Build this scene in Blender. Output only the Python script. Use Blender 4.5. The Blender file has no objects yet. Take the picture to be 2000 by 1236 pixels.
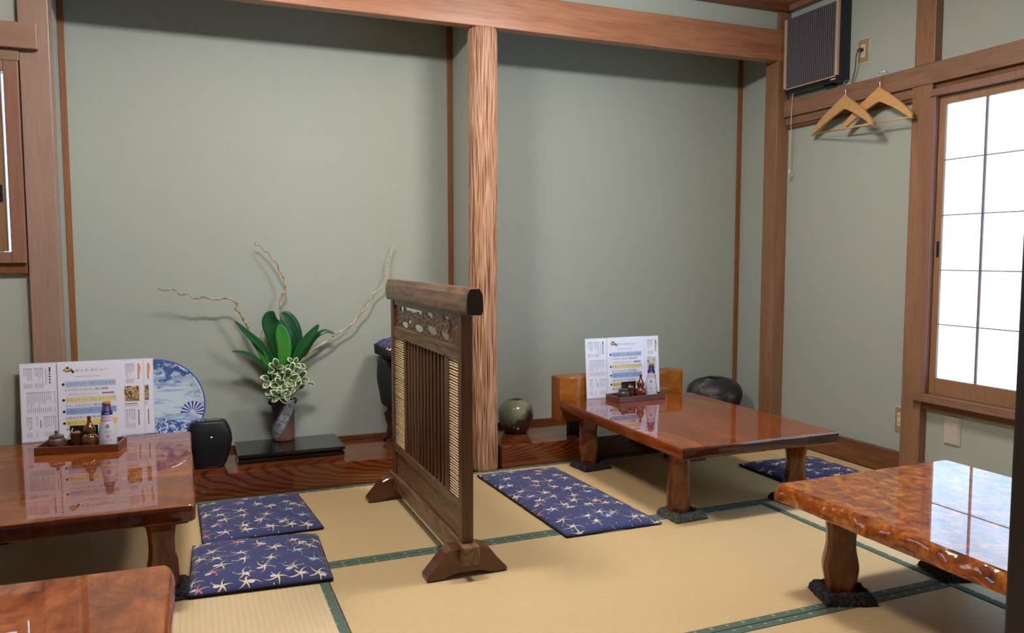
import bpy, bmesh, math, random
from mathutils import Vector, Matrix, noise
random.seed(7)
C = bpy.context.scene.collection
sc = bpy.context.scene
PI = math.pi

# ------------------------------------------------------------------ camera, world, lights, exposure
FPX, YAW, PITCH, ROLL, CAMH = 1541.7, .3894, -.0761, -.0006, 1.0
FW = Vector((math.sin(YAW)*math.cos(PITCH), math.cos(YAW)*math.cos(PITCH), math.sin(PITCH)))
R0 = Vector((math.cos(YAW), -math.sin(YAW), 0)); U0 = R0.cross(FW)
RT = R0*math.cos(ROLL) + U0*math.sin(ROLL); UP = -R0*math.sin(ROLL) + U0*math.cos(ROLL)
cam = bpy.data.objects.new('camera', bpy.data.cameras.new('camera')); C.objects.link(cam)
cam.data.sensor_width = 36; cam.data.lens = FPX/2000*36; cam.data.clip_start = .02
cam.matrix_world = Matrix(((RT.x, UP.x, -FW.x, 0), (RT.y, UP.y, -FW.y, 0), (RT.z, UP.z, -FW.z, CAMH), (0, 0, 0, 1)))
sc.camera = cam
w = bpy.data.worlds.new('world'); sc.world = w; w.use_nodes = True
w.node_tree.nodes['Background'].inputs[0].default_value = (.75, .85, 1, 1)
w.node_tree.nodes['Background'].inputs[1].default_value = .6
vs = sc.view_settings
vs.view_transform = 'Standard'; vs.look = 'None'; vs.gamma = 1; vs.use_curve_mapping = False
vs.exposure = 0.0
LAMP_MAIN, LAMP_SIDE = 155.0, 132.0     # radiance of the two ceiling lamps
PANE_R, PANE_L = 2.9, 4.0             # daylight through the frosted panes

def at(px, py, Y):      # point seen at a photo pixel, on the plane y = Y
    d = FW + RT*((px-1000)/FPX) - UP*((py-618)/FPX)
    return Vector((0, 0, CAMH)) + d*(Y/d.y)
def atz(px, py, Z):
    d = FW + RT*((px-1000)/FPX) - UP*((py-618)/FPX)
    return Vector((0, 0, CAMH)) + d*((Z-CAMH)/d.z)
def atx(px, py, X):
    d = FW + RT*((px-1000)/FPX) - UP*((py-618)/FPX)
    return Vector((0, 0, CAMH)) + d*(X/d.x)

# ------------------------------------------------------------------ colour and material helpers
def s(r, g, b):
    f = lambda c: (c/255/12.92) if c/255 <= .04045 else ((c/255+.055)/1.055)**2.4
    return (f(r), f(g), f(b), 1)
class NT:
    def __init__(self, name, rough=.6, coat=0, spec=.5, coat_rough=.03):
        self.m = bpy.data.materials.new(name); self.m.use_nodes = True
        self.t = self.m.node_tree; self.b = self.t.nodes['Principled BSDF']
        self.b.inputs['Roughness'].default_value = rough
        self.b.inputs['Coat Weight'].default_value = coat
        self.b.inputs['Coat Roughness'].default_value = coat_rough
        self.b.inputs['Specular IOR Level'].default_value = spec
        self._c = None
    def n(self, kind, **kw):
        x = self.t.nodes.new('ShaderNode'+kind)
        for k, v in kw.items():
            if k.startswith('i_'):
                key = k[2:].replace('_', ' ')
                x.inputs[key].default_value = v
            else: setattr(x, k, v)
        return x
    def l(self, a, b): self.t.links.new(a, b)
    def co(self, scale=(1, 1, 1), loc=(0, 0, 0), rot=(0, 0, 0)):
        if self._c is None: self._c = self.n('TexCoord')
        m = self.n('Mapping'); m.inputs['Scale'].default_value = scale
        m.inputs['Location'].default_value = loc; m.inputs['Rotation'].default_value = rot
        self.l(self._c.outputs['Object'], m.inputs['Vector']); return m.outputs[0]
    def noise(self, vec, scale, detail=4, rough=.55, dist=0):
        x = self.n('TexNoise'); x.inputs['Scale'].default_value = scale; x.inputs['Detail'].default_value = detail
        x.inputs['Roughness'].default_value = rough; x.inputs['Distortion'].default_value = dist
        if vec is not None: self.l(vec, x.inputs['Vector'])
        return x.outputs[0]
    def ramp(self, fac, stops, interp='LINEAR'):
        x = self.n('ValToRGB'); x.color_ramp.interpolation = interp
        e = x.color_ramp.elements
        while len(e) > 1: e.remove(e[-1])
        e[0].position = stops[0][0]; e[0].color = stops[0][1]
        for p, c in stops[1:]:
            k = e.new(p); k.color = c
        self.l(fac, x.inputs[0]); return x.outputs[0]
    def math(self, op, a, b=None, c=None, clamp=False):
        x = self.n('Math', operation=op); x.use_clamp = clamp
        for i, v in enumerate((a, b, c)):
            if v is None: continue
            if isinstance(v, (int, float)): x.inputs[i].default_value = v
            else: self.l(v, x.inputs[i])
        return x.outputs[0]
    def mix(self, fac, a, b, mode='MIX'):
        x = self.n('Mix', data_type='RGBA', blend_type=mode)
        for i, v in ((0, fac), (6, a), (7, b)):
            if isinstance(v, (int, float)): x.inputs[i].default_value = v
            elif isinstance(v, tuple): x.inputs[i].default_value = v
            else: self.l(v, x.inputs[i])
        return x.outputs[2]
    def color(self, c):
        if isinstance(c, tuple): self.b.inputs['Base Color'].default_value = c
        else: self.l(c, self.b.inputs['Base Color'])
    def bump(self, h, strength=.3, dist=.002):
        x = self.n('Bump'); x.inputs['Strength'].default_value = strength; x.inputs['Distance'].default_value = dist
        self.l(h, x.inputs['Height']); self.l(x.outputs[0], self.b.inputs['Normal'])
    def roughness(self, v): self.l(v, self.b.inputs['Roughness'])
def plain(name, c, rough=.6, coat=0, metal=0, spec=.5, emis=None, es=1):
    M = NT(name, rough, coat, spec); 
    v = M.noise(M.co((1, 1, 1)), 35, 3)
    k = M.ramp(v, [(.3, (.88, .88, .88, 1)), (.7, (1, 1, 1, 1))])
    M.color(M.mix(1, c, k, 'MULTIPLY')); M.b.inputs['Metallic'].default_value = metal
    if emis: M.b.inputs['Emission Color'].default_value = emis; M.b.inputs['Emission Strength'].default_value = es
    return M.m
def wood(name, dark, light, axis='z', rough=.5, coat=0, fine=1, figure=.5, bump=.15, knots=0, spec=.5):
    """long grain along one axis: fine streaks over a broad cathedral figure"""
    M = NT(name, rough, coat, spec)
    st = {'x': (.06, 1, 1), 'y': (1, .06, 1), 'z': (1, 1, .06)}[axis]
    fn = M.noise(M.co(st), 140*fine, 5, .6)
    st2 = {'x': (.12, 1, 1), 'y': (1, .12, 1), 'z': (1, 1, .12)}[axis]
    big = M.noise(M.co(st2), 9, 3, .5, .6)
    band = M.math('SINE', M.math('MULTIPLY', big, 60*figure+10)); band = M.math('MULTIPLY_ADD', band, .5, .5)
    mixv = M.math('ADD', M.math('MULTIPLY', fn, .55), M.math('ADD', M.math('MULTIPLY', band, .18*figure*2), M.math('MULTIPLY', big, .35)))
    c = M.ramp(mixv, [(.30, dark), (.78, light)])
    M.color(c); M.bump(fn, bump, .001)
    return M.m

M = {}
# walls: fine sand plaster, grey green
W = NT('sand_plaster', 1, 0, .2)
n1 = W.noise(W.co(), 420, 2); n2 = W.noise(W.co(), 1.6, 3); n3 = W.noise(W.co((1, 1, .5)), 25, 3)
W.color(W.mix(W.math('MULTIPLY_ADD', n1, .9, -.05, True), W.mix(n2, s(150, 158, 148), s(163, 170, 159)), W.mix(n3, s(167, 175, 164), s(177, 184, 174))))
W.bump(n1, .25, .0015); M['wall'] = W.m
M['post'] = wood('hinoki_post', s(132, 106, 92), s(166, 140, 124), 'z', .42, 0, 1, .15)
M['beam'] = wood('orange_beam', s(136, 84, 58), s(180, 130, 98), 'x', .38, 0, .7, .35)
M['rail_y'] = wood('aged_rail_y', s(112, 80, 60), s(158, 122, 96), 'y', .45, 0, 1, .2)
M['rail_x'] = wood('aged_rail_x', s(128, 98, 80), s(166, 134, 112), 'x', .45, 0, 1, .2)
M['rail_z'] = wood('aged_rail_z', s(118, 82, 58), s(162, 122, 92), 'z', .45, 0, 1, .2)
M['strip'] = wood('corner_strip_wood', s(118, 72, 38), s(158, 102, 60), 'z', .5, 0, 1, .1)
M['skirt'] = wood('skirting_wood', s(92, 56, 30), s(140, 92, 54), 'y', .45, 0, .8, .3)
M['dark_post'] = wood('dark_entrance_post', s(34, 22, 18), s(58, 38, 30), 'z', .45, 0, 1, .2)
M['ceil'] = wood('ceiling_boards', s(150, 112, 84), s(190, 150, 118), 'x', .6, 0, 1, .5)
M['trim_dark'] = wood('ceiling_trim_wood', s(96, 52, 36), s(140, 84, 58), 'x', .45, 0, 1, .2)
# alcove platform: dark lacquered board with cathedral rings
def platform(name, ox):
    K = NT(name, .16, .5)
    sp = K.n('SeparateXYZ'); K.l(K.co(), sp.inputs[0])
    wb = K.noise(K.co((1, 1, 1)), 4, 2)
    xx = K.math('SUBTRACT', sp.outputs[0], ox[0]); zz = K.math('MULTIPLY', K.math('SUBTRACT', sp.outputs[2], ox[2]), 6.5); yq = K.math('MULTIPLY', K.math('SUBTRACT', sp.outputs[1], 3.4), 3)
    r = K.math('SQRT', K.math('ADD', K.math('MULTIPLY', xx, xx), K.math('ADD', K.math('MULTIPLY', zz, zz), K.math('MULTIPLY', yq, yq))))
    r = K.math('ADD', r, K.math('MULTIPLY', wb, .16))
    ring = K.math('POWER', K.math('MULTIPLY_ADD', K.math('SINE', K.math('MULTIPLY', r, 85)), .5, .5), 4)
    f = K.noise(K.co((.05, 1, 1)), 160, 4)
    c = K.mix(K.math('MULTIPLY', ring, .75), K.mix(f, s(92, 44, 18), s(128, 66, 28)), s(46, 16, 6))
    K.color(c); return K.m
M['platform'] = platform('lacquered_platform', (1.15, 0, .125))
M['platform_top'] = wood('lacquered_platform_top', s(84, 40, 16), s(126, 68, 30), 'x', .14, .5, .5, .6, .04)
# low tables: glossy mottled burl
def burl(name, dark, mid, light, sc_=(1, .45, 1), size=16, coat=1):
    K = NT(name, .45, coat, .05, .0); K.b.inputs['Coat IOR'].default_value = 1.62
    a = K.noise(K.co(sc_), size, 6, .62, .9); b = K.noise(K.co(sc_), size*4.5, 4, .6, .4); g = K.noise(K.co((1, .04, 1)), 90, 3)
    v = K.math('ADD', K.math('MULTIPLY', a, .68), K.math('ADD', K.math('MULTIPLY', b, .2), K.math('MULTIPLY', g, .12)))
    K.color(K.ramp(v, [(.33, dark), (.5, mid), (.66, light)]))
    K.bump(K.noise(K.co(), 14, 2), .02, .004)
    return K.m
M['burl_bright'] = burl('bright_burl_lacquer', s(70, 24, 6), s(146, 74, 18), s(206, 126, 40), (1, .9, 1), 22)
M['burl_left'] = burl('brown_burl_lacquer', s(92, 38, 10), s(146, 76, 30), s(182, 108, 48), (1, .6, 1), 11)
M['table_red'] = burl('red_brown_lacquer', s(94, 34, 6), s(126, 54, 12), s(158, 80, 22), (1, .25, 1), 6)
M['table_left'] = burl('orange_brown_lacquer', s(88, 38, 10), s(124, 60, 18), s(160, 90, 30), (.4, 1, 1), 8)
M['leg_wood'] = burl('leg_lacquer', s(58, 24, 8), s(104, 52, 20), s(142, 82, 36), (1, 1, .35), 16, .6)
M['leg_dark'] = burl('dark_leg_lacquer', s(60, 26, 12), s(98, 46, 22), s(128, 66, 34), (1, 1, .3), 14, .7)
M['end_dark'] = burl('dark_tabletop_end', s(44, 16, 8), s(66, 26, 14), s(88, 38, 22), (1, 1, .3), 20)  # darker tone for the tabletop sides that face along y
M['block'] = burl('amber_block_wood', s(104, 56, 14), s(148, 88, 28), s(176, 112, 42), (.6, 1, 1), 10, .5)
# pads, fabrics
K = NT('woven_pad', 1, 0, .1); a = K.noise(K.co(), 130, 4, .7); 
K.color(K.ramp(a, [(.34, s(30, 27, 32)), (.52, s(58, 54, 60)), (.68, s(96, 90, 90))])); K.bump(a, 1, .006); M['pad'] = K.m
K = NT('mossy_pad', 1, 0, .1); a = K.noise(K.co(), 150, 4, .7)
K.color(K.ramp(a, [(.34, s(44, 46, 44)), (.52, s(92, 94, 88)), (.68, s(138, 136, 118))])); K.bump(a, 1, .006); M['pad_grey'] = K.m
def print_cloth(name, seed=(0, 0, 0), base=s(60, 66, 106)):
    """indigo cotton printed with five-armed star flowers, some with a white body"""
    K = NT(name, .95, 0, .15)
    vec = K.co((1, 1, 0), seed)
    def motif(scale, off, cols, R, arms):
        v2 = K.n('VectorMath', operation='ADD'); v2.inputs[1].default_value = off; K.l(vec, v2.inputs[0])
        vo = K.n('TexVoronoi', voronoi_dimensions='2D'); vo.inputs['Scale'].default_value = scale; vo.inputs['Randomness'].default_value = .75
        K.l(v2.outputs[0], vo.inputs['Vector'])
        sub = K.n('VectorMath', operation='SUBTRACT'); K.l(v2.outputs[0], sub.inputs[0]); K.l(vo.outputs['Position'], sub.inputs[1])
        sp = K.n('SeparateXYZ'); K.l(sub.outputs[0], sp.inputs[0])
        rc = K.n('SeparateColor'); K.l(vo.outputs['Color'], rc.inputs[0])
        x, y = sp.outputs[0], sp.outputs[1]
        r = K.math('SQRT', K.math('ADD', K.math('MULTIPLY', x, x), K.math('MULTIPLY', y, y)))
        ang = K.math('ARCTAN2', y, x)
        ang = K.math('ADD', ang, K.math('ADD', K.math('MULTIPLY', rc.outputs[0], 6.28), K.math('MULTIPLY', r, 14)))
        t = K.math('MULTIPLY', ang, arms/6.2832); idx = K.math('FLOOR', K.math('ADD', t, 50)); fr = K.math('SUBTRACT', K.math('ADD', t, 50), idx)
        d = K.math('ABSOLUTE', K.math('SUBTRACT', fr, .5))
        arc = K.math('MULTIPLY', K.math('MULTIPLY', d, r), 6.2832/arms)
        wn = K.n('TexWhiteNoise', noise_dimensions='2D'); cv = K.n('CombineXYZ'); K.l(idx, cv.inputs[0]); K.l(K.math('MULTIPLY', rc.outputs[1], 91), cv.inputs[1]); K.l(cv.outputs[0], wn.inputs['Vector'])
        L = K.math('MULTIPLY', K.math('MULTIPLY_ADD', wn.outputs[0], .65, .45), R)
        wdt = K.math('MULTIPLY', K.math('SUBTRACT', 1, K.math('DIVIDE', r, L)), R*.070)
        star = K.math('LESS_THAN', arc, wdt)
        # white body: an off-centre ellipse
        ex = K.math('SUBTRACT', x, K.math('MULTIPLY_ADD', rc.outputs[2], R*.7, -R*.35)); ey = K.math('SUBTRACT', y, K.math('MULTIPLY_ADD', rc.outputs[0], R*.5, -R*.25))
        el = K.math('ADD', K.math('MULTIPLY', ex, ex), K.math('MULTIPLY', K.math('MULTIPLY', ey, ey), 3.2))
        body = K.math('LESS_THAN', el, (R*.20)**2)
        return star, body, rc.outputs
    s1, b1, c1 = motif(12.8, (0, 0, 0), None, .049, 5)
    dots = K.n('TexVoronoi', voronoi_dimensions='2D'); dots.inputs['Scale'].default_value = 17; dots.inputs['Randomness'].default_value = .9; K.l(vec, dots.inputs['Vector'])
    dd = K.math('LESS_THAN', dots.outputs['Distance'], .045)
    armcol = K.ramp(c1[1], [(0, s(206, 190, 150)), (.45, s(222, 206, 168)), (.85, s(206, 128, 128)), (.95, s(140, 188, 196))], 'CONSTANT')
    cl = K.noise(K.co(), 9, 3); basec = K.mix(cl, base, tuple(min(1, v*1.25) for v in base[:3])+(1,))
    c = K.mix(dd, basec, s(196, 180, 140)); c = K.mix(s1, c, armcol); c = K.mix(b1, c, s(214, 210, 220))
    K.color(c); wv = K.noise(K.co(), 900, 1); K.bump(wv, .15, .001)
    K.b.inputs['Sheen Weight'].default_value = .15
    return K.m
M['cloth'] = print_cloth('indigo_star_print')
M['cloth_dark'] = print_cloth('navy_star_print', (.31, .17, 0), s(40, 46, 92))
M['hem'] = plain('dark_hem', s(26, 24, 38), .9)
# tatami: ridges along the long side
def tatami(name, axis, c1, c2, sheen=.55):
    K = NT(name, sheen, 0, .4)
    sp = K.n('SeparateXYZ'); K.l(K.co(), sp.inputs[0])
    u = sp.outputs[1] if axis == 'x' else sp.outputs[0]; v = sp.outputs[0] if axis == 'x' else sp.outputs[1]
    rid = K.math('ABSOLUTE', K.math('SINE', K.math('MULTIPLY', u, PI/.0165)))
    rid = K.math('POWER', rid, .55)
    strand = K.noise(K.co((240, 18, 1) if axis == 'x' else (18, 240, 1)), 1, 3, .7)
    big = K.noise(K.co((1, 1, 1)), 2.2, 4)
    blot = K.noise(K.co((1, 1, 1)), 38, 3)
    c = K.mix(big, c1, c2)
    c = K.mix(K.math('MULTIPLY_ADD', strand, .9, -.2, True), c, tuple(v_*.80 for v_ in c1[:3])+(1,))
    c = K.mix(K.math('MULTIPLY', K.math('SUBTRACT', 1, rid), .15), c, s(140, 116, 80))
    c = K.mix(K.math('MULTIPLY_ADD', blot, .6, -.25, True), c, s(196, 170, 124))
    K.color(c); K.bump(K.math('ADD', rid, K.math('MULTIPLY', strand, .5)), .5, .0012); return K.m
M['tatami_x'] = tatami('tatami_long_x', 'x', s(204, 176, 128), s(212, 186, 138))
M['tatami_y'] = tatami('tatami_long_y', 'y', s(214, 190, 148), s(222, 200, 158))
def heri(name, axis):
    K = NT(name, .8, 0, .25)
    sp = K.n('SeparateXYZ'); K.l(K.co(), sp.inputs[0])
    a, b = (sp.outputs[0], sp.outputs[1]) if axis == 'x' else (sp.outputs[1], sp.outputs[0])
    # small woven diamonds every 4.5 cm, alternate ones smaller
    fa = K.math('SUBTRACT', K.math('FRACT', K.math('DIVIDE', a, .052)), .5); fb = K.math('SUBTRACT', K.math('FRACT', K.math('DIVIDE', b, .030)), .5)
    par = K.math('FRACT', K.math('DIVIDE', K.math('FLOOR', K.math('DIVIDE', a, .052)), 2))
    size = K.math('MULTIPLY_ADD', par, -.10, .22)
    dm = K.math('ADD', K.math('MULTIPLY', K.math('ABSOLUTE', fa), 1.6), K.math('MULTIPLY', K.math('ABSOLUTE', fb), .85))
    mk = K.math('LESS_THAN', dm, size)
    nn = K.noise(K.co(), 300, 2)
    c = K.mix(K.math('MULTIPLY', mk, .75), K.mix(nn, s(76, 92, 82), s(95, 113, 100)), s(144, 164, 138))
    K.color(c); K.bump(nn, .4, .001); return K.m
M['heri_x'] = heri('green_border_x', 'x'); M['heri_y'] = heri('green_border_y', 'y')
# screen
M['screen'] = wood('screen_brown_wood', s(62, 34, 18), s(116, 74, 42), 'z', .38, .15, 1, .4, .2)
M['screen_y'] = wood('screen_brown_wood_y', s(70, 44, 28), s(124, 90, 64), 'y', .38, .08, .8, 1.0, .25)
M['screen_x'] = wood('screen_foot_wood', s(74, 38, 18), s(112, 62, 32), 'x', .3, .3, 1, .2, .15)
M['endgrain'] = plain('dark_end_grain', s(44, 22, 16), .5)
M['slat'] = wood('screen_slat_wood', s(66, 40, 26), s(120, 82, 56), 'z', .35, .2, 1.2, .3, .3)
M['reed'] = plain('pale_reed', s(236, 206, 158), .5)
# ceramics
K = NT('ash_glaze_jar', .18, .4)
sp = K.n('SeparateXYZ'); K.l(K.co(), sp.inputs[0])
nz = K.noise(K.co(), 9, 4); hh = K.math('ADD', sp.outputs[2], K.math('ADD', K.math('MULTIPLY', nz, .12), K.math('MULTIPLY', sp.outputs[0], -.8)))
gl = K.mix(K.noise(K.co(), 60, 4), s(104, 106, 84), s(136, 136, 112))
K.color(K.mix(K.ramp(hh, [(.138, (0, 0, 0, 1)), (.165, (1, 1, 1, 1))]), K.mix(nz, s(44, 22, 18), s(78, 52, 50)), gl)); M['jar_green'] = K.m
K = NT('smoked_jar', .5, 0); nz = K.noise(K.co(), 14, 5, .6)
K.color(K.ramp(nz, [(.42, s(34, 32, 34)), (.56, s(58, 54, 54)), (.68, s(116, 104, 94))])); M['jar_dark'] = K.m
K = NT('rough_vase_clay', .55, 0); nz = K.noise(K.co(), 60, 5, .7)
sp = K.n('SeparateXYZ'); K.l(K.co(), sp.inputs[0])
diag = K.math('ABSOLUTE', K.math('SUBTRACT', K.math('MULTIPLY', K.math('ADD', sp.outputs[0], .004), 1.7), K.math('SUBTRACT', K.math('SUBTRACT', sp.outputs[2], .10), K.math('MULTIPLY', nz, .01))))
patch = K.math('LESS_THAN', K.math('ADD', diag, K.math('MULTIPLY', nz, .12)), .108)
base = K.mix(K.ramp(sp.outputs[2], [(.02, (0, 0, 0, 1)), (.12, (1, 1, 1, 1))]), s(126, 88, 74), s(64, 48, 44))
K.color(K.mix(patch, base, K.ramp(nz, [(.4, s(92, 94, 98)), (.62, s(168, 172, 180))]))); K.bump(nz, .7, .004); M['vase_clay'] = K.m
M['white_glaze'] = plain('white_porcelain', s(226, 230, 236), .12, .6)
# blue and white plate: local x, z in the plate's plane
K = NT('blue_white_plate', .12, .6)
sp = K.n('SeparateXYZ'); K.l(K.co(), sp.inputs[0]); x, z = sp.outputs[0], sp.outputs[2]
r = K.math('SQRT', K.math('ADD', K.math('MULTIPLY', x, x), K.math('MULTIPLY', z, z)))
n_a = K.noise(K.co((1, 1, 1.5)), 13, 5, .6, 1.2); n_b = K.noise(K.co((.35, 1, 1.6), (.3, 0, 0)), 30, 4, .6, .8); n_c = K.noise(K.co(), 50, 4, .6, 1.5)
up = K.ramp(z, [(.02, (0, 0, 0, 1)), (.08, (1, 1, 1, 1))])
trees = K.ramp(K.math('MULTIPLY', n_a, up), [(.47, (0, 0, 0, 1)), (.54, (1, 1, 1, 1))])
wash = K.ramp(n_b, [(.48, (0, 0, 0, 1)), (.66, (.7, .7, .7, 1))])
low = K.math('LESS_THAN', K.math('ADD', z, K.math('MULTIPLY', x, .25)), -.052)
scroll = K.math('MULTIPLY', low, K.ramp(n_c, [(.46, (0, 0, 0, 1)), (.52, (1, 1, 1, 1))]))
fx, fz = K.math('SUBTRACT', x, .148), K.math('ADD', z, .040)
fr_ = K.math('SQRT', K.math('ADD', K.math('MULTIPLY', fx, fx), K.math('MULTIPLY', fz, fz))); fa_ = K.math('ARCTAN2', fz, fx)
ribs = K.math('GREATER_THAN', K.math('SINE', K.math('MULTIPLY', fa_, 17)), 0)
infan = K.math('MULTIPLY', K.math('LESS_THAN', fr_, .050), K.math('GREATER_THAN', fa_, -.5))
fan = K.math('MULTIPLY', K.math('MULTIPLY', infan, ribs), K.math('GREATER_THAN', fr_, .012))
c = K.mix(wash, s(208, 226, 240), s(96, 132, 204)); c = K.mix(trees, c, K.mix(n_c, s(44, 70, 150), s(110, 140, 200)))
c = K.mix(scroll, c, s(62, 90, 168)); c = K.mix(infan, c, s(214, 226, 236)); c = K.mix(fan, c, s(52, 80, 162))
c = K.mix(K.math('GREATER_THAN', r, .196), c, s(58, 82, 168)); K.color(c); M['plate'] = K.m
K = NT('tenmoku_pot', .45, .2); K.color(K.ramp(K.noise(K.co(), 50, 3), [(.35, s(62, 46, 38)), (.65, s(100, 78, 66))])); M['pot_brown'] = K.m
M['pot_grey'] = plain('charcoal_glaze', s(66, 60, 62), .35, .2)
M['gourd_olive'] = plain('olive_brown_glaze', s(92, 54, 18), .14, .8)
M['gourd_red'] = plain('red_brown_glaze', s(104, 38, 16), .14, .8)
M['cup_brown'] = plain('dark_brown_glaze', s(70, 36, 24), .3, .4)
M['pick'] = plain('pale_toothpick_wood', s(206, 172, 122), .7)
M['tray'] = wood('tray_wood', s(84, 40, 22), s(124, 66, 38), 'x', .35, .2, 1, .2)
M['bottle'] = plain('milky_bottle_plastic', s(206, 208, 226), .22, .3)
M['cap_gold'] = plain('ochre_cap', s(172, 128, 58), .4)
M['navy'] = plain('navy_label', s(40, 38, 112), .4)
M['pink'] = plain('pink_band', s(204, 150, 184), .4)
M['ink'] = plain('print_ink', s(66, 62, 84), .7)
M['ink_black'] = plain('black_ink', s(40, 38, 48), .7)
M['ink_soft'] = plain('soft_grey_ink', s(132, 128, 152), .7)
M['ink_red'] = plain('red_ink', s(206, 72, 50), .6)
M['ink_orange'] = plain('orange_ink', s(226, 160, 100), .6)
M['hl_blue'] = plain('pale_blue_marker', s(176, 202, 236), .5); M['hl_blue2'] = plain('mid_blue_marker', s(150, 178, 228), .5)
M['hl_yellow'] = plain('pale_yellow_marker', s(232, 224, 172), .5); M['hl_yellow2'] = plain('yellow_marker', s(236, 216, 110), .5)
K = NT('laminated_paper', .25, .6); K.color(K.mix(K.noise(K.co(), 4, 2), s(228, 232, 252), s(236, 238, 254))); M['paper'] = K.m
K = NT('laminate_film', .08, .3); K.color(s(206, 214, 224)); M['film'] = K.m
K = NT('food_photo', .3, .4); a = K.noise(K.co(), 70, 4, .6, 1)
K.color(K.ramp(a, [(.36, s(52, 44, 44)), (.46, s(120, 104, 92)), (.56, s(206, 170, 104)), (.66, s(226, 214, 196))])); M['photo'] = K.m
K = NT('food_photo_pale', .3, .4); a = K.noise(K.co(), 60, 4, .6, 1)
K.color(K.ramp(a, [(.36, s(112, 120, 146)), (.5, s(176, 190, 186)), (.6, s(216, 214, 190))])); M['photo_pale'] = K.m
M['black_card'] = plain('matt_black', s(18, 18, 22), .6)
M['kadai'] = plain('black_lacquer', s(24, 17, 17), .16, .6)
M['speaker'] = plain('navy_black_speaker_mesh', s(16, 20, 29), .45, .15)
M['speaker_top'] = plain('gloss_black', s(20, 22, 26), .12, .6)
M['led'] = plain('status_light', s(240, 240, 240), .4, emis=(1, 1, 1, 1), es=2)
M['stool_cover'] = plain('black_cover', s(30, 33, 33), .8); M['stool_leg'] = wood('dark_stool_leg', s(50, 22, 12), s(90, 44, 24), 'z', .3, .3)
def leafmat(name, c1, c2, rough=.35):
    K = NT(name, rough, 0, .5); K.color(K.mix(K.noise(K.co(), 14, 3), c1, c2)); K.bump(K.noise(K.co((1, 1, .1)), 300, 2), .15, .001)
    K.b.inputs['Subsurface Weight'].default_value = 0; return K.m
M['leaf'] = leafmat('aspidistra_green', s(20, 78, 38), s(34, 100, 48)); M['leaf_light'] = leafmat('fresh_green', s(44, 124, 40), s(66, 148, 56)); M['leaf_dark'] = leafmat('deep_green', s(12, 66, 30), s(22, 84, 40))
M['var_green'] = leafmat('variegated_green', s(34, 76, 44), s(72, 118, 78)); M['var_cream'] = leafmat('variegated_cream', s(216, 214, 156), s(232, 230, 190))
K = NT('bleached_branch', .8); K.color(K.ramp(K.noise(K.co(), 60, 4), [(.35, s(120, 96, 74)), (.6, s(186, 164, 134))])); M['branch'] = K.m
K = NT('pale_branch', .8); K.color(K.ramp(K.noise(K.co(), 40, 4), [(.35, s(160, 140, 108)), (.6, s(210, 194, 160))])); M['branch_pale'] = K.m
M['stem_dark'] = plain('dark_thin_stem', s(74, 58, 50), .7)
# log pillar: tone follows the carved groove depth
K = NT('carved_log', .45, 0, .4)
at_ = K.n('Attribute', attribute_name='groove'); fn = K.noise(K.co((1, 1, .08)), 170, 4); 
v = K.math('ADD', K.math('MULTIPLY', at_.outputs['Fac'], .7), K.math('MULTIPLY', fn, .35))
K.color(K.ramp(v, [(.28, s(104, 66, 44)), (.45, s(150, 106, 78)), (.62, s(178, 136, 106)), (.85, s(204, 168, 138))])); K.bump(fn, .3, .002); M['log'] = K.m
# fittings
M['grille'] = plain('charcoal_grille', s(30, 29, 38), .5); M['slat_metal'] = plain('light_grille_rib', s(120, 116, 122), .4)
M['beige'] = plain('beige_plastic', s(190, 164, 142), .45); M['housing'] = plain('blue_black_housing', s(18, 22, 34), .35, .2)
M['plate_gold'] = plain('beige_outlet_plate', s(158, 140, 104), .35); M['ivory'] = plain('ivory_plastic', s(214, 204, 182), .4); M['cream'] = plain('off_white_cover', s(196, 184, 176), .45)
M['slot'] = plain('outlet_slot', s(60, 50, 40), .6)
M['cord_brown'] = plain('brown_cord', s(86, 62, 48), .6); M['cord_white'] = plain('white_cord', s(200, 190, 172), .6)
M['hanger'] = wood('hanger_beech', s(182, 134, 76), s(224, 180, 122), 'y', .4, .2, 1, .1, .05); M['chrome'] = plain('chrome_wire', s(200, 200, 205), .15, metal=1)
M['muntin'] = plain('window_muntin', s(132, 108, 110), .5); M['sash'] = wood('sash_wood', s(128, 92, 62), s(172, 130, 96), 'z', .45, 0, 1, .15)
M['frame_cool'] = wood('window_frame_wood', s(122, 86, 72), s(156, 116, 98), 'z', .35, 0, 1, .1)
M['pull'] = plain('black_window_pull', s(28, 28, 32), .4)
def pane(name, strength):
    K = NT(name, .25); K.color(s(200, 215, 230))
    cl = K.mix(K.noise(K.co(), 3, 2), (.30, .62, 1, 1), (.46, .76, 1, 1))
    K.l(cl, K.b.inputs['Emission Color']); K.l(K.math('MULTIPLY', K.math('MULTIPLY_ADD', K.noise(K.co(), 2.6, 2), 1.4, .35), strength), K.b.inputs['Emission Strength']); return K.m
M['pane_r'] = pane('frosted_daylit_pane', PANE_R); M['pane_l'] = pane('frosted_daylit_pane_small', PANE_L)
def lampmat(name, st, col=(1, .98, .97, 1)):
    K = NT(name, .4); K.color(s(240, 240, 235)); K.b.inputs['Emission Color'].default_value = col; K.b.inputs['Emission Strength'].default_value = st; return K.m
M['lamp_main'] = lampmat('lit_lamp_cover', LAMP_MAIN); M['lamp_side'] = lampmat('lit_lamp_cover_side', LAMP_SIDE)

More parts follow.
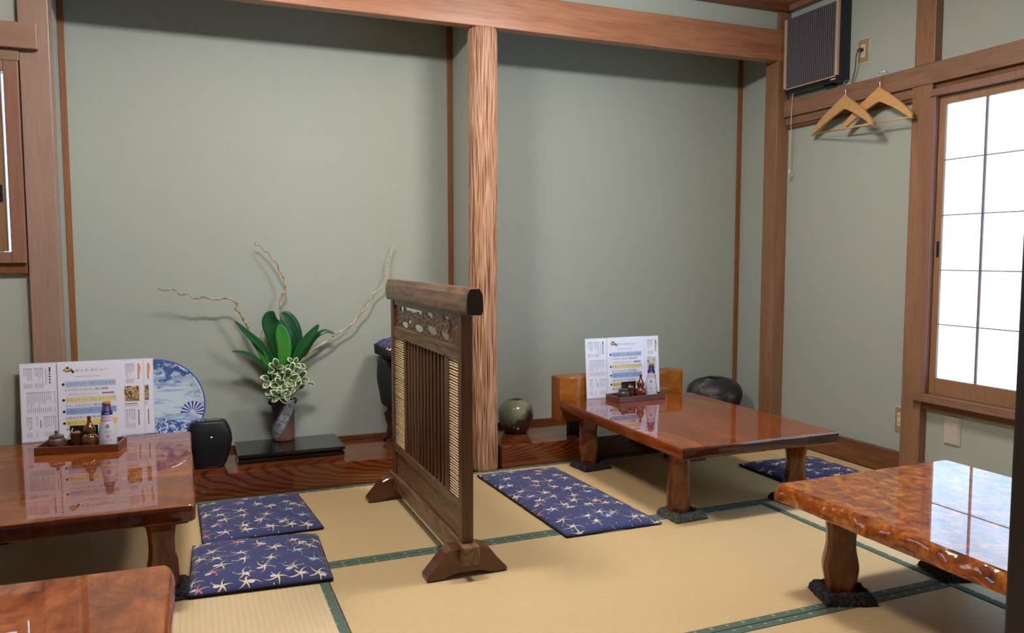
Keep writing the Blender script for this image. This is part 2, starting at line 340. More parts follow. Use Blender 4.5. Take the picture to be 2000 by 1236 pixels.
# ------------------------------------------------------------------ mesh helpers
def link(name, me, mat=None, parent=None, smooth=False):
    o = bpy.data.objects.new(name, me); C.objects.link(o)
    if mat is not None:
        for m_ in (mat if isinstance(mat, (list, tuple)) else [mat]): me.materials.append(m_)
    if smooth:
        for p in me.polygons: p.use_smooth = True
    if parent is not None: o.parent = parent
    return o
def mesh(name, verts, faces):
    me = bpy.data.meshes.new(name); me.from_pydata([tuple(v) for v in verts], [], faces); me.update(); return me
def fin(name, bm, mat=None, parent=None, smooth=False):
    me = bpy.data.meshes.new(name); bmesh.ops.recalc_face_normals(bm, faces=bm.faces); bm.to_mesh(me); bm.free()
    return link(name, me, mat, parent, smooth)
def box(bm, x0, x1, y0, y1, z0, z1, bev=0):
    vs_ = [bm.verts.new((x, y, z)) for x in (x0, x1) for y in (y0, y1) for z in (z0, z1)]
    f = [(0, 1, 3, 2), (4, 6, 7, 5), (0, 4, 5, 1), (2, 3, 7, 6), (0, 2, 6, 4), (1, 5, 7, 3)]
    fs = [bm.faces.new([vs_[i] for i in q]) for q in f]
    if bev:
        es = list({e for q in fs for e in q.edges})
        bmesh.ops.bevel(bm, geom=es, offset=bev, segments=2, affect='EDGES', profile=.6)
def boxo(name, b, mat, parent=None, bev=.002):
    bm = bmesh.new(); box(bm, *b, bev=bev); return fin(name, bm, mat, parent)
def lathe(bm, prof, seg=32, c=(0, 0), squash=1, wob=0):
    rings = []
    for r_, z_ in prof:
        if r_ < 1e-5: rings.append([bm.verts.new((c[0], c[1], z_))]); continue
        rings.append([bm.verts.new((c[0]+r_*math.cos(a)*(1+wob*math.sin(2*a+z_*20)), c[1]+r_*squash*math.sin(a), z_)) for a in [2*PI*i/seg for i in range(seg)]])
    for a, b in zip(rings, rings[1:]):
        for i in range(seg):
            j = (i+1) % seg
            if len(a) == 1 and len(b) == 1: continue
            if len(a) == 1: bm.faces.new((a[0], b[i], b[j]))
            elif len(b) == 1: bm.faces.new((a[i], a[j], b[0]))
            else: bm.faces.new((a[i], a[j], b[j], b[i]))
def smoothprof(pts, n=6):
    out = []
    for i in range(len(pts)-1):
        p0 = Vector(pts[max(i-1, 0)]); p1 = Vector(pts[i]); p2 = Vector(pts[i+1]); p3 = Vector(pts[min(i+2, len(pts)-1)])
        for k in range(n):
            t = k/n; out.append(.5*((2*p1)+(-p0+p2)*t+(2*p0-5*p1+4*p2-p3)*t*t+(-p0+3*p1-3*p2+p3)*t**3))
    out.append(Vector(pts[-1])); return out
def tube(bm, pts, rad, seg=8, cap=True):
    pts = [Vector(p) for p in pts]; n = len(pts)
    rads = rad if isinstance(rad, (list, tuple)) else [rad]*n
    rings = []; prev = None
    for i, p in enumerate(pts):
        t = (pts[min(i+1, n-1)]-pts[max(i-1, 0)]).normalized()
        if prev is None:
            u = t.orthogonal().normalized()
        else:
            u = (prev - t*prev.dot(t)).normalized()
        prev = u; v = t.cross(u)
        rings.append([bm.verts.new(p+(u*math.cos(a)+v*math.sin(a))*rads[i]) for a in [2*PI*k/seg for k in range(seg)]])
    for a, b in zip(rings, rings[1:]):
        for i in range(seg): bm.faces.new((a[i], a[(i+1) % seg], b[(i+1) % seg], b[i]))
    if cap: bm.faces.new(rings[0][::-1]); bm.faces.new(rings[-1])
def rings_mesh(bm, rings, cap=True):
    vr = [[bm.verts.new(p) for p in r_] for r_ in rings]
    n = len(vr[0])
    for a, b in zip(vr, vr[1:]):
        for i in range(n): bm.faces.new((a[i], a[(i+1) % n], b[(i+1) % n], b[i]))
    if cap: bm.faces.new(vr[0][::-1]); bm.faces.new(vr[-1])
def prism(bm, poly, a0, a1, axis='y'):
    def P(p, a): return {'y': (p[0], a, p[1]), 'x': (a, p[0], p[1]), 'z': (p[0], p[1], a)}[axis]
    rings_mesh(bm, [[P(p, a0) for p in poly], [P(p, a1) for p in poly]])
def thing(name, label, cat, loc=(0, 0, 0), rotz=0, group=None):
    o = bpy.data.objects.new(name, None); C.objects.link(o); o.empty_display_size = .05
    o.location = loc; o.rotation_euler = (0, 0, rotz); o['label'] = label; o['category'] = cat
    if group: o['group'] = group
    return o
def tag(o, label, cat, group=None):
    o['label'] = label; o['category'] = cat
    if group: o['group'] = group
    return o
def struct(o): o['kind'] = 'structure'; return o
def S(name, b, mat, parent=None, bev=.002):
    o = boxo(name, b, mat, parent, bev)
    return struct(o) if parent is None else o

# ------------------------------------------------------------------ the room shell
YF, YB = 3.40, 3.82            # front of the alcove, its back wall
XR = 2.995                     # plaster of the right wall
XL, YN, ZC = -2.3, -1.2, 2.31
HP = .108                      # alcove platform height
base = S('floor', (XL-.1, XR+.1, YN-.1, YB+.1, -.09, -.045), M['trim_dark'], None, 0)
def mat_piece(x0, x1, y0, y1, axis):
    g = .0015
    o = boxo('tatami_mat', (x0+g, x1-g, y0+g, y1-g, -.045, 0), M['tatami_'+axis], base, .002)
    hw = .029
    if axis == 'x':
        for a, b in ((y0+g, y0+hw), (y1-hw, y1-g)): boxo('border', (x0+g, x1-g, a, b, -.02, .0018), M['heri_x'], o, .0008)
    else:
        for a, b in ((x0+g, x0+hw), (x1-hw, x1-g)): boxo('border', (a, b, y0+g, y1-g, -.02, .0018), M['heri_y'], o, .0008)
for x0, x1 in ((-2.3, -.96), (-.96, .79), (.79, 2.54), (2.54, 2.955)): mat_piece(x0, x1, 2.53, 3.40, 'x')
for x0, x1 in ((-2.3, -1.36), (-1.36, -.49), (-.49, .375)): mat_piece(x0, x1, .80, 2.53, 'y')
mat_piece(.375, 2.12, 1.675, 2.53, 'x'); mat_piece(.375, 2.12, .80, 1.675, 'x'); mat_piece(2.12, 2.955, .80, 2.53, 'y')
for i in range(9): boxo('floor_board', (XL, XR, YN+i*.222, YN+(i+1)*.222-.003, -.045, -.004), M['skirt'], base, .002)
# back wall (beside the alcove), alcove walls, right, left, near
def wall(name, b): return S(name, b, M['wall'], None, 0)
bw = wall('wall_back', (XL, -.545, YF+.02, YB+.05, 0, ZC))
# opening for the left window is left by building the wall from pieces
bpy.data.objects.remove(bw)
bm = bmesh.new()
for b in ((XL, -.545, YF+.02, YF+.10, -.04, .985), (XL, -.545, YF+.02, YF+.10, 1.70, ZC), (XL, -1.75, YF+.02, YF+.10, .985, 1.70), (-.58, -.545, YF+.02, YF+.10, .985, 1.70)): box(bm, *b)
struct(fin('wall_back', bm, M['wall']))
wall('wall_alcove_back', (-.62, 3.12, YB, YB+.06, HP-.03, ZC+.1))
wall('wall_alcove_left', (-.62, -.47, YF+.10, YB, HP-.03, ZC+.1))
wall('wall_alcove_right', (3.012, 3.12, YF+.10, YB, HP-.03, ZC+.1))
wall('wall_divider', (1.245, 1.295, YF+.115, YB, HP, ZC+.1))
wall('wall_lintel', (-.545, XR, YF+.02, YF+.062, 2.187, ZC))
bm = bmesh.new()
WY0, WY1, WZ0, WZ1 = .98, 2.46, .42, 1.68
for b in ((XR, XR+.08, YN, YF+.1, -.04, WZ0), (XR, XR+.08, YN, YF+.1, WZ1, ZC), (XR, XR+.08, WY1, YF+.1, WZ0, WZ1), (XR, XR+.08, YN, WY0, WZ0, WZ1)): box(bm, *b)
struct(fin('wall_right', bm, M['wall']))
wall('wall_left', (XL-.08, XL, YN, YF+.1, -.04, ZC))
wall('wall_near', (XL, XR, YN-.08, YN, -.04, ZC))
wall('wall_entrance', (1.30, XR, .68, .76, 0, ZC))
# ceiling boards
ce = S('ceiling', (XL-.08, XR+.08, YN-.08, YB+.08, ZC+.03, ZC+.08), M['ceil'], None, 0)
yy = YN
while yy < YF-.01:
    y2 = min(yy+.30, YF+.02); boxo('ceiling_board', (XL, XR, yy+.002, y2-.002, ZC, ZC+.03), M['ceil'], ce, .002); yy = y2
S('ceiling_alcove', (-.62, 3.12, YF+.064, YB, ZC, ZC+.029), M['ceil'], None, 0)
tn = [0]
def trim(b, mat, bev=.003):
    tn[0] += 1; return S('trim_%d' % tn[0], b, mat, None, bev)
trim((XL, XR, YF-.03, YF+.019, 2.28, ZC-.001), M['trim_dark'])                 # cornice over the alcove
trim((XR-.045, XR-.001, YN, YF-.031, 2.28, ZC-.001), M['rail_y'])                     # cornice on the right wall
trim((-.545, -.447, YF, YF+.099, 0, 2.279), M['post'], .003)                  # left alcove post
trim((2.916, XR-.001, YF, YF+.099, 0, 2.279), M['rail_z'], .003)                # right corner post
trim((-.4465, 2.9155, YF+.001, YF+.062, 2.027, 2.186), M['beam'], .004)       # the alcove beam
trim((2.9165, XR-.001, YF-.006, YF-.001, 2.027, 2.186), M['beam'], .001)
trim((XL, -.482, YF-.028, YF-.001, 1.752, 1.843), M['rail_x'], .003)          # left picture rail
trim((XL, -.546, YF-.006, YF+.019, 1.71, 1.751), M['rail_x'], .002)
trim((2.950, XR-.001, .77, YF-.007, 1.732, 1.819), M['rail_y'], .003)          # right picture rail
trim((2.966, XR-.001, 2.586, YF-.007, 1.690, 1.7315), M['rail_y'], .002)
trim((2.974, XR-.001, 2.586, YF-.007, 1.676, 1.6895), M['skirt'], .001)
trim((2.952, XR-.001, 2.485, 2.585, 0, 1.7315), M['rail_z'], .003)             # post beside the window
trim((2.952, XR-.001, 2.480, 2.580, 1.8195, 2.279), M['rail_z'], .003)
trim((2.960, XR-.001, 2.586, YF-.001, 0, .108), M['skirt'], .002)
trim((2.972, XR-.001, .77, 2.4845, 1.7005, 1.7315), M['skirt'], .001)  # added brown filler, drawn as the shadow line above the window head
# corner strips inside the alcove
trim((-.469, -.446, YB-.012, YB-.0005, HP+.02, ZC-.001), M['strip'], .001)
trim((1.219, 1.2445, YB-.012, YB-.0005, HP+.02, ZC-.001), M['strip'], .001)
trim((2.985, 3.0115, YB-.012, YB-.0005, HP+.02, ZC-.001), M['strip'], .001)
# platform of the alcove
pf = struct(boxo('floor_alcove', (-.469, 3.01, YF+.102, YB-.001, -.04, HP-.018), M['trim_dark'], None, 0))
for x0, x1 in ((-.4465, 1.195), (1.345, 2.915)): boxo('front_board', (x0, x1, YF+.002, YF+.101, -.03, HP), M['platform'], pf, .004)
boxo('front_board', (1.196, 1.344, YF+.118, YF+.125, 0, HP), M['platform'], pf, .001)
boxo('top_board', (-.469, 1.2445, YF+.1015, YB-.001, HP-.018, HP-.0005), M['platform_top'], pf, .001)
boxo('top_board', (1.296, 3.01, YF+.1015, YB-.001, HP-.018, HP-.0005), M['platform_top'], pf, .001)
bb = struct(boxo('baseboard_left', (-.445, 1.2185, YB-.014, YB-.0005, HP, HP+.022), M['platform_top'], None, .001))
bb = struct(boxo('baseboard_right', (1.296, 2.984, YB-.014, YB-.0005, HP, HP+.022), M['platform_top'], None, .001))
# dark entrance post at the right edge of the view
trim((1.146, 1.298, .66, .80, 0, ZC), M['dark_post'], .004)

# window on the right wall
def win_right():
    wn = struct(boxo('window_1', (2.985, XR-.0005, 2.4605, 2.4845, .40, 1.72), M['frame_cool'], None, .002))
    b = boxo
    b('frame_head', (2.925, XR-.001, .96, 2.478, 1.672, 1.700), M['frame_cool'], wn, .003)
    b('frame_jamb', (2.935, XR-.001, 2.452, 2.478, .405, 1.672), M['frame_cool'], wn, .002)
    b('frame_jamb', (2.935, XR-.001, .96, .985, .405, 1.672), M['frame_cool'], wn, .002)
    b('sill', (2.918, XR-.001, .95, 2.515, .372, .405), M['rail_y'], wn, .003)
    b('under_sill_strip', (2.965, XR-.001, .95, 2.484, .335, .3715), M['skirt'], wn, .002)
    for k, (ya, yb) in enumerate(((1.66, 2.450), (.987, 1.70))):
        x0 = 2.958 if k == 0 else 2.984; x1 = x0+.022
        sash = b('sash', (x0, x1, yb-.030, yb, .406, 1.671), M['sash'], wn, .002)
        b('stile', (x0, x1, ya, ya+.030, .406, 1.671), M['sash'], sash, .002)
        b('bottom_rail', (x0, x1, ya+.030, yb-.030, .406, .478), M['sash'], sash, .002)
        b('top_rail', (x0, x1, ya+.030, yb-.030, 1.634, 1.671), M['sash'], sash, .002)
        n = 4; wd = (yb-ya-.06)/n; hz = (1.634-.478)/5
        for i in range(1, n): b('muntin', (x0+.002, x0+.010, yb-.03-i*wd-.0045, yb-.03-i*wd+.0045, .478, 1.634), M['muntin'], sash, .001)
        for j in range(1, 5): b('muntin', (x0+.003, x0+.009, ya+.03, yb-.03, .478+j*hz-.0022, .478+j*hz+.0022), M['muntin'], sash, .001)
        for i in range(n):
            for j in range(5):
                b('pane', (x0+.011, x0+.014, yb-.03-(i+1)*wd+.0005, yb-.03-i*wd-.0005, .478+j*hz+.0005, .478+(j+1)*hz-.0005), M['pane_r'], sash, 0)
        if k == 0: b('pull', (x0-.002, x0+.001, yb-.024, yb-.012, .995, 1.062), M['pull'], sash, .001)
win_right()
# window on the back wall at the left edge
def win_left():
    b = boxo
    wn = struct(b('window_2', (-.597, -.549, YF-.012, YF+.0195, .976, 1.708), M['frame_cool'], None, .003))
    b('frame_head', (-1.75, -.5975, YF-.012, YF+.0195, 1.668, 1.708), M['frame_cool'], wn, .003)
    b('sill', (-1.75, -.5975, YF-.012, YF+.0195, .976, 1.018), M['frame_cool'], wn, .003)
    b('under_sill_strip', (-1.75, -.549, YF+.002, YF+.0195, .938, .9755), M['skirt'], wn, .002)  # dark strip standing in for the shadow below the sill
    b('daylight_pane', (-.628, -.5955, YF+.04, YF+.045, 1.018, 1.668), M['pane_l'], wn, 0)
    for k in range(2):
        x1 = -.6085-k*.55; x0 = x1-.55; y0 = YF+.008; y1 = YF+.03
        sash = b('sash', (x1-.034, x1, y0, y1, 1.019, 1.667), M['sash'], wn, .002)
        b('stile', (x0+.001, x0+.034, y0, y1, 1.019, 1.667), M['sash'], sash, .002)
        b('bottom_rail', (x0+.034, x1-.034, y0, y1, 1.019, 1.06), M['sash'], sash, .002)
        b('top_rail', (x0+.034, x1-.034, y0, y1, 1.63, 1.667), M['sash'], sash, .002)
        for i in range(3):
            for j in range(3):
                wx = (x1-x0-.068)/3; wz = .57/3
                b('pane', (x0+.034+i*wx+.003, x0+.034+(i+1)*wx-.003, y1-.008, y1-.005, 1.06+j*wz+.003, 1.06+(j+1)*wz-.003), M['pane_l'], sash, 0)
        if k == 0: b('pull', (x1-.022, x1-.010, y0-.002, y0+.001, 1.20, 1.262), M['pull'], sash, .001)
win_left()

# ------------------------------------------------------------------ log pillar
def log_pillar():
    cx, cy, r0 = 1.270, 3.449, .0685
    na, nz = 220, 260; vs_, fs, gv = [], [], []
    for j in range(nz+1):
        z = 2.026*j/nz
        for i in range(na):
            a = 2*PI*i/na; ca, sa = math.cos(a), math.sin(a)
            q = Vector((ca*9.5, sa*9.5, z*4.2)); n_ = noise.noise(q)
            q2 = Vector((ca*22+5, sa*22, z*9)); n2_ = noise.noise(q2)
            g_ = (1-abs(n_)*2.2)*.6 + .4*(.5+n2_)
            wob = noise.noise(Vector((ca*1.2, sa*1.2, z*.9)))*.003
            dd_ = -.0058*max(0, 1-g_*1.15)
            rr = r0 + wob + dd_ + .0012*n2_ - (.004*max(0, 1-(2.026-z)/.02) if z > 2.006 else 0)
            vs_.append((cx+rr*ca, cy+rr*sa, z)); gv.append(max(0, min(1, .25+.75*(1+dd_/.0058)*.7+.25*n2_)))
    for j in range(nz):
        for i in range(na):
            k = (i+1) % na; fs.append((j*na+i, j*na+k, (j+1)*na+k, (j+1)*na+i))
    fs.append(list(range(na))[::-1]); fs.append([nz*na+i for i in range(na)])
    me = mesh('log_pillar', vs_, fs); at2 = me.attributes.new('groove', 'FLOAT', 'POINT'); at2.data.foreach_set('value', gv)
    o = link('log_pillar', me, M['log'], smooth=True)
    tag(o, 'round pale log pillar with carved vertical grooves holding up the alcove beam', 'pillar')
log_pillar()

# ------------------------------------------------------------------ low tables
def rounded_quad(cs, rad, seg=6, edge=14):
    out = []; n = len(cs)
    for i in range(n):
        p = Vector(cs[i]); a = (Vector(cs[i-1])-p).normalized(); b = (Vector(cs[(i+1) % n])-p).normalized()
        A = p+a*rad; B = p+b*rad
        for k in range(seg+1):
            t = k/seg; out.append((1-t)**2*A+2*t*(1-t)*p+t*t*B)
        nx = Vector(cs[(i+1) % n]); E_ = nx-b*rad
        for k in range(1, edge): out.append(B.lerp(E_, k/edge))
    return out
def slab(cs, prof, rad, knob=0, seed=0):
    """cs: counter-clockwise corners; prof: (inset, z) from the underside up"""
    base_ = rounded_quad(cs, rad, 6, 60 if knob else 30); n = len(base_); bm = bmesh.new(); rings = []
    nor = []
    for i in range(n):
        t = (base_[(i+1) % n]-base_[i-1]).normalized(); nor.append(Vector((t.y, -t.x)))
    for k, (ins, z) in enumerate(prof):
        r_ = []
        for i in range(n):
            p = base_[i]; w_ = 0
            if knob and 0 < k < len(prof)-1:
                w_ = knob*noise.noise(Vector((p.x*16+seed, p.y*16, z*14)))+knob*.8*noise.noise(Vector((p.x*34, p.y*34+seed, z*30)))
            elif k < len(prof)-1: w_ = .003*noise.noise(Vector((p.x*5+seed, p.y*5, z*4)))
            q = p - nor[i]*(ins) + nor[i]*w_; r_.append((q.x, q.y, z))
        rings.append(r_)
    rings_mesh(bm, rings, False); bm.verts.ensure_lookup_table()
    from mathutils.geometry import delaunay_2d_cdt
    for k_ in (0, len(rings)-1):
        z_ = rings[k_][0][2]; ol = [Vector(p[:2]) for p in rings[k_]]
        xs = [p.x for p in ol]; ys = [p.y for p in ol]; inner = []
        nx, ny = int((max(xs)-min(xs))/.045), int((max(ys)-min(ys))/.045)
        for a in range(1, nx):
            for b in range(1, ny): inner.append(Vector((min(xs)+.03+(max(xs)-min(xs)-.06)*a/nx, min(ys)+.03+(max(ys)-min(ys)-.06)*b/ny)))
        v2, _, f2, o2, _, _ = delaunay_2d_cdt(ol+inner, [], [list(range(n))], 1, 1e-6)
        vm = {}
        for q, src in enumerate(o2):
            s_ = [x for x in src if x < n]
            vm[q] = bm.verts[k_*n+s_[0]] if s_ else bm.verts.new((v2[q].x, v2[q].y, z_))
            bm.verts.ensure_lookup_table()
        for f_ in f2:
            try: bm.faces.new([vm[q] for q in f_])
            except ValueError: pass
    return bm
def legbm(x, y, z0, z1, prof, dp, rot=0, cham=.012):
    """prof: (t, halfwidth); dp: half depth"""
    bm = bmesh.new(); rings = []; ps = smoothprof([(w_, z0+(z1-z0)*t) for t, w_ in prof], 5)
    ca, sa = math.cos(rot), math.sin(rot)
    for q in ps:
        w_ = q[0]; c_ = cham
        pts = [(-w_+c_, -dp), (w_-c_, -dp), (w_, -dp+c_), (w_, dp-c_), (w_-c_, dp), (-w_+c_, dp), (-w_, dp-c_), (-w_, -dp+c_)]
        rings.append([(x+a*ca-b*sa, y+a*sa+b*ca, q[1]) for a, b in pts])
    rings_mesh(bm, rings); return bm
WAVY = [(0, .036), (.1, .039), (.33, .049), (.58, .039), (.8, .041), (1, .048)]
WAVY2 = [(0, .036), (.15, .040), (.42, .046), (.62, .036), (.85, .042), (1, .046)]
FLARE = [(0, .040), (.2, .046), (.5, .036), (.75, .038), (1, .050)]
STRAIGHT = [(0, .041), (.3, .0415), (.6, .040), (1, .040)]
def table(label, cs, zt, th, mat, legs, lm, rad=.025, knob=0, seed=0, flare=.012, ends=True):
    o = thing('low_table', label, 'table', (sum(c[0] for c in cs)/4, sum(c[1] for c in cs)/4, 0))
    prof = [(.008, zt-th), (.001, zt-th+.005), (0, zt-th*.6), (flare*.35, zt-th*.35), (flare*.8, zt-.006), (flare+.002, zt-.002), (flare+.005, zt)]
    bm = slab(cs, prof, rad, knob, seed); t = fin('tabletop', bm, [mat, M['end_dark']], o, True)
    t.matrix_parent_inverse = Matrix.Translation(-o.location)
    for (x, y, pr, dp, rot) in legs:
        l_ = fin('leg', legbm(x, y, .0138, zt-th-.0003, pr, dp, rot), lm, o); l_.matrix_parent_inverse = Matrix.Translation(-o.location)
        bpy.context.view_layer.update()
    # flat top: auto smooth by sharp angle
    for me in (t.data,):
        me.set_sharp_from_angle(angle=math.radians(38))
        for p in me.polygons:
            if abs(p.normal.z) > .9999: p.use_smooth = False
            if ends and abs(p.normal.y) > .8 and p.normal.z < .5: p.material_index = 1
    return o
def pad(cx, cy, w_, d_, rot, mat, label, h=.026, seed=0):
    n = 36; bm = bmesh.new(); ca, sa = math.cos(rot), math.sin(rot); G = []
    for j in range(n+1):
        row = []
        for i in range(n+1):
            u, v = i/n*2-1, j/n*2-1
            m_ = max(abs(u), abs(v)); edge = max(0, 1-m_)
            hgt = h*min(1, (edge*5.5)**.6)
            inner = max(0, min(1, (.60-m_)/.10)); hgt = hgt*(1-inner)+.0115*inner
            nn = noise.noise(Vector((u*9+seed, v*9, 0)))*.4+noise.noise(Vector((u*20, v*20+seed, 3)))*.5
            if inner < .5: hgt = max(.001, hgt*(1+.45*nn))
            wob = 1+.05*noise.noise(Vector((u*3, v*3, seed)))
            x, y = u*w_/2*wob, v*d_/2*wob
            row.append(bm.verts.new((cx+x*ca-y*sa, cy+x*sa+y*ca, .002+hgt)))
        G.append(row)
    for j in range(n):
        for i in range(n): bm.faces.new((G[j][i], G[j][i+1], G[j+1][i+1], G[j+1][i]))
    ring = [G[0][i] for i in range(n+1)]+[G[j][n] for j in range(1, n+1)]+[G[n][i] for i in range(n-1, -1, -1)]+[G[j][0] for j in range(n-1, 0, -1)]
    low = [bm.verts.new((v.co.x, v.co.y, .0019)) for v in ring]
    for i in range(len(ring)): k = (i+1) % len(ring); bm.faces.new((ring[i], low[i], low[k], ring[k]))
    bm.faces.new(low[::-1])
    o = fin('leg_pad', bm, mat, None, True); tag(o, label, 'pad'); return o
# back right table with the long left side running away from us
TRz = .300
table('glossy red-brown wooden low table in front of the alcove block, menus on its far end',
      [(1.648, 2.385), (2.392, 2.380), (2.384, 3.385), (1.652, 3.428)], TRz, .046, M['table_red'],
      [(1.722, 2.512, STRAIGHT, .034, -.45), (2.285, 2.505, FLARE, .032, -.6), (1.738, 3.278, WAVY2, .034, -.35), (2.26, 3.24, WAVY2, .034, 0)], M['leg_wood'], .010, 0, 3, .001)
pad(1.735, 2.505, .145, .135, .05, M['pad_grey'], 'grey shaggy pad under the front left leg of the back right table', seed=1)
pad(1.745, 3.270, .150, .140, .1, M['pad'], 'dark pad under the rear left leg of the back right table, by the alcove step', seed=2)
pad(2.285, 2.50, .16, .15, .1, M['pad'], 'black pad under the front right leg of the back right table', seed=3)
pad(2.255, 3.24, .16, .14, 0, M['pad_grey'], 'grey pad under the rear right leg, glimpsed below the back right table', seed=4)
# front right table
table('bright orange-brown burl low table with knobbly live edge reflecting the right window',
      [(1.603, .86), (2.345, .86), (2.345, 1.868), (1.612, 1.862)], .320, .052, M['burl_bright'],
      [(1.742, 1.716, WAVY, .030, -.62), (2.22, 1.715, WAVY, .034, .1), (1.75, 1.0, WAVY, .034, 0), (2.22, 1.0, WAVY, .034, 0)], M['leg_wood'], .030, .0085, 9, .012, False)
pad(1.752, 1.715, .150, .140, -.35, M['pad'], 'dark knotted pad under the wavy leg of the front right table', .030, 5)
pad(2.21, 1.715, .150, .150, -.3, M['pad'], 'black pad under the far leg of the front right table, on the pale mat', seed=6)
pad(1.75, 1.0, .15, .14, 0, M['pad'], 'black pad under the near left leg of the front right table', seed=7)
pad(2.22, 1.0, .15, .14, 0, M['pad'], 'black pad under the near right leg of the front right table', seed=8)
# left table
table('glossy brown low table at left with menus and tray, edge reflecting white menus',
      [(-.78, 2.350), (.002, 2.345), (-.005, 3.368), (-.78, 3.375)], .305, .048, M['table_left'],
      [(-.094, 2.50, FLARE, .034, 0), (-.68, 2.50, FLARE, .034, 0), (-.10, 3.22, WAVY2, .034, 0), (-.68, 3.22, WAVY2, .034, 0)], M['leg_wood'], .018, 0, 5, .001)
pad(-.094, 2.50, .15, .14, 0, M['pad'], 'black pad under the front right leg of the left table, beside the cushions', seed=9)
pad(-.68, 2.50, .15, .14, 0, M['pad'], 'black pad under the front left leg of the left table', seed=10)
pad(-.10, 3.22, .15, .14, 0, M['pad'], 'black pad under the rear right leg of the left table', seed=11)
pad(-.68, 3.22, .15, .14, 0, M['pad'], 'black pad under the rear left leg of the left table', seed=12)
# nearest left table
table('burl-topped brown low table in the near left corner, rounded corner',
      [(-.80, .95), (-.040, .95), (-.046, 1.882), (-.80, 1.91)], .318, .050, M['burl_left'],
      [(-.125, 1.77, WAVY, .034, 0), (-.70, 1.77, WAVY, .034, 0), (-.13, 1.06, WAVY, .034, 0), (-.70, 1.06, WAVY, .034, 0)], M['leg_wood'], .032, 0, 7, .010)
pad(-.125, 1.77, .17, .16, 0, M['pad'], 'black pad under the far right leg of the nearest left table', seed=13)
pad(-.70, 1.77, .15, .14, 0, M['pad'], 'black pad under the far left leg of the nearest left table', seed=14)
pad(-.13, 1.06, .15, .14, 0, M['pad'], 'black pad under the near right leg of the nearest left table', seed=15)
pad(-.70, 1.06, .15, .14, 0, M['pad'], 'black pad under the near left leg of the nearest left table', seed=16)

# ------------------------------------------------------------------ floor cushions
def cushion(cs, h, label, mat, seam=False, seed=0, z0=.0, name='floor_cushion', er=.30):
    n = 40; bm = bmesh.new(); cs = [Vector(c) for c in cs]
    cen = sum(cs, Vector((0, 0)))/4
    o = thing(name, label, 'cushion', (cen.x, cen.y, z0), 0, None)
    def P(u, v):
        a = cs[0].lerp(cs[1], u); b = cs[3].lerp(cs[2], u); return a.lerp(b, v)-cen
    for side in (1, 0):
        pass
    top, bot = [], []
    for j in range(n+1):
        rt, rb = [], []
        for i in range(n+1):
            u, v = i/n, j/n
            eu, ev = min(u, 1-u)*2, min(v, 1-v)*2
            e_ = (1-(1-eu)**5)*(1-(1-ev)**(5 if not seam else 9))
            pin = .02*math.sin(PI*u)*math.sin(PI*v)
            q = P(u, v)
            bow = 1-.02*((1-abs(2*u-1))*(abs(2*v-1)**8)+(1-abs(2*v-1))*(abs(2*u-1)**8))
            hh_ = h*(er+(1-er)*e_**.8)*(1+.10*noise.noise(Vector((u*3+seed, v*4, 1))))+.0018*noise.noise(Vector((u*9, v*9, seed)))
            if seam: hh_ -= h*.16*math.exp(-((v-.50-.02*math.sin(u*5))/.018)**2)
            rt.append(bm.verts.new((q.x*bow, q.y*bow, hh_)))
            edge = (i in (0, n) or j in (0, n))
            rb.append(bm.verts.new((q.x*bow*.985, q.y*bow*.985, .0025)))
        top.append(rt); bot.append(rb)
    for j in range(n):
        for i in range(n):
            f = bm.faces.new((top[j][i], top[j][i+1], top[j+1][i+1], top[j+1][i])); f.material_index = 0
            f = bm.faces.new((bot[j][i], bot[j+1][i], bot[j+1][i+1], bot[j][i+1])); f.material_index = 1
    rim = [(0, i) for i in range(n)]+[(j, n) for j in range(n)]+[(n, i) for i in range(n, 0, -1)]+[(j, 0) for j in range(n, 0, -1)]
    for k in range(len(rim)):
        a, b = rim[k], rim[(k+1) % len(rim)]
        f = bm.faces.new((top[a[0]][a[1]], bot[a[0]][a[1]], bot[b[0]][b[1]], top[b[0]][b[1]])); f.material_index = 1
    me_o = fin('cover', bm, [mat, M['hem']], o, True)
    bm = bmesh.new()   # piped seam along the edge
    pts = []
    for a in rim[::2]+[rim[0]]:
        q = P(a[1]/n, a[0]/n); pts.append((q.x*.992, q.y*.992, h*.24))
    tube(bm, pts, .0028, 6); fin('edge_seam', bm, M['hem'], o, True)
    return o
def zc(l, z): return [tuple(atz(x, y, z)[:2]) for x, y in l]
cushion([(-.028, 2.425), (.388, 2.395), (.402, 2.815), (-.012, 2.855)], .042, 'indigo star-print floor cushion nearest the left tables, in front of the other', M['cloth'], seed=1)
cushion([(.020, 2.870), (.436, 2.880), (.401, 3.345), (.010, 3.345)], .030, 'indigo star-print floor cushion against the alcove step, behind its twin at left', M['cloth'], seed=2)
cushion([(1.218, 2.455), (1.612, 2.452), (1.575, 3.310), (1.190, 3.325)], .028, 'long indigo star-print cushion with middle crease beside the log pillar', M['cloth'], True, 3)
cushion([(2.41, 2.60), (2.84, 2.60), (2.83, 3.00), (2.41, 3.02)], .034, 'navy star-print floor cushion by the right wall, behind the right tables', M['cloth_dark'], seed=4)

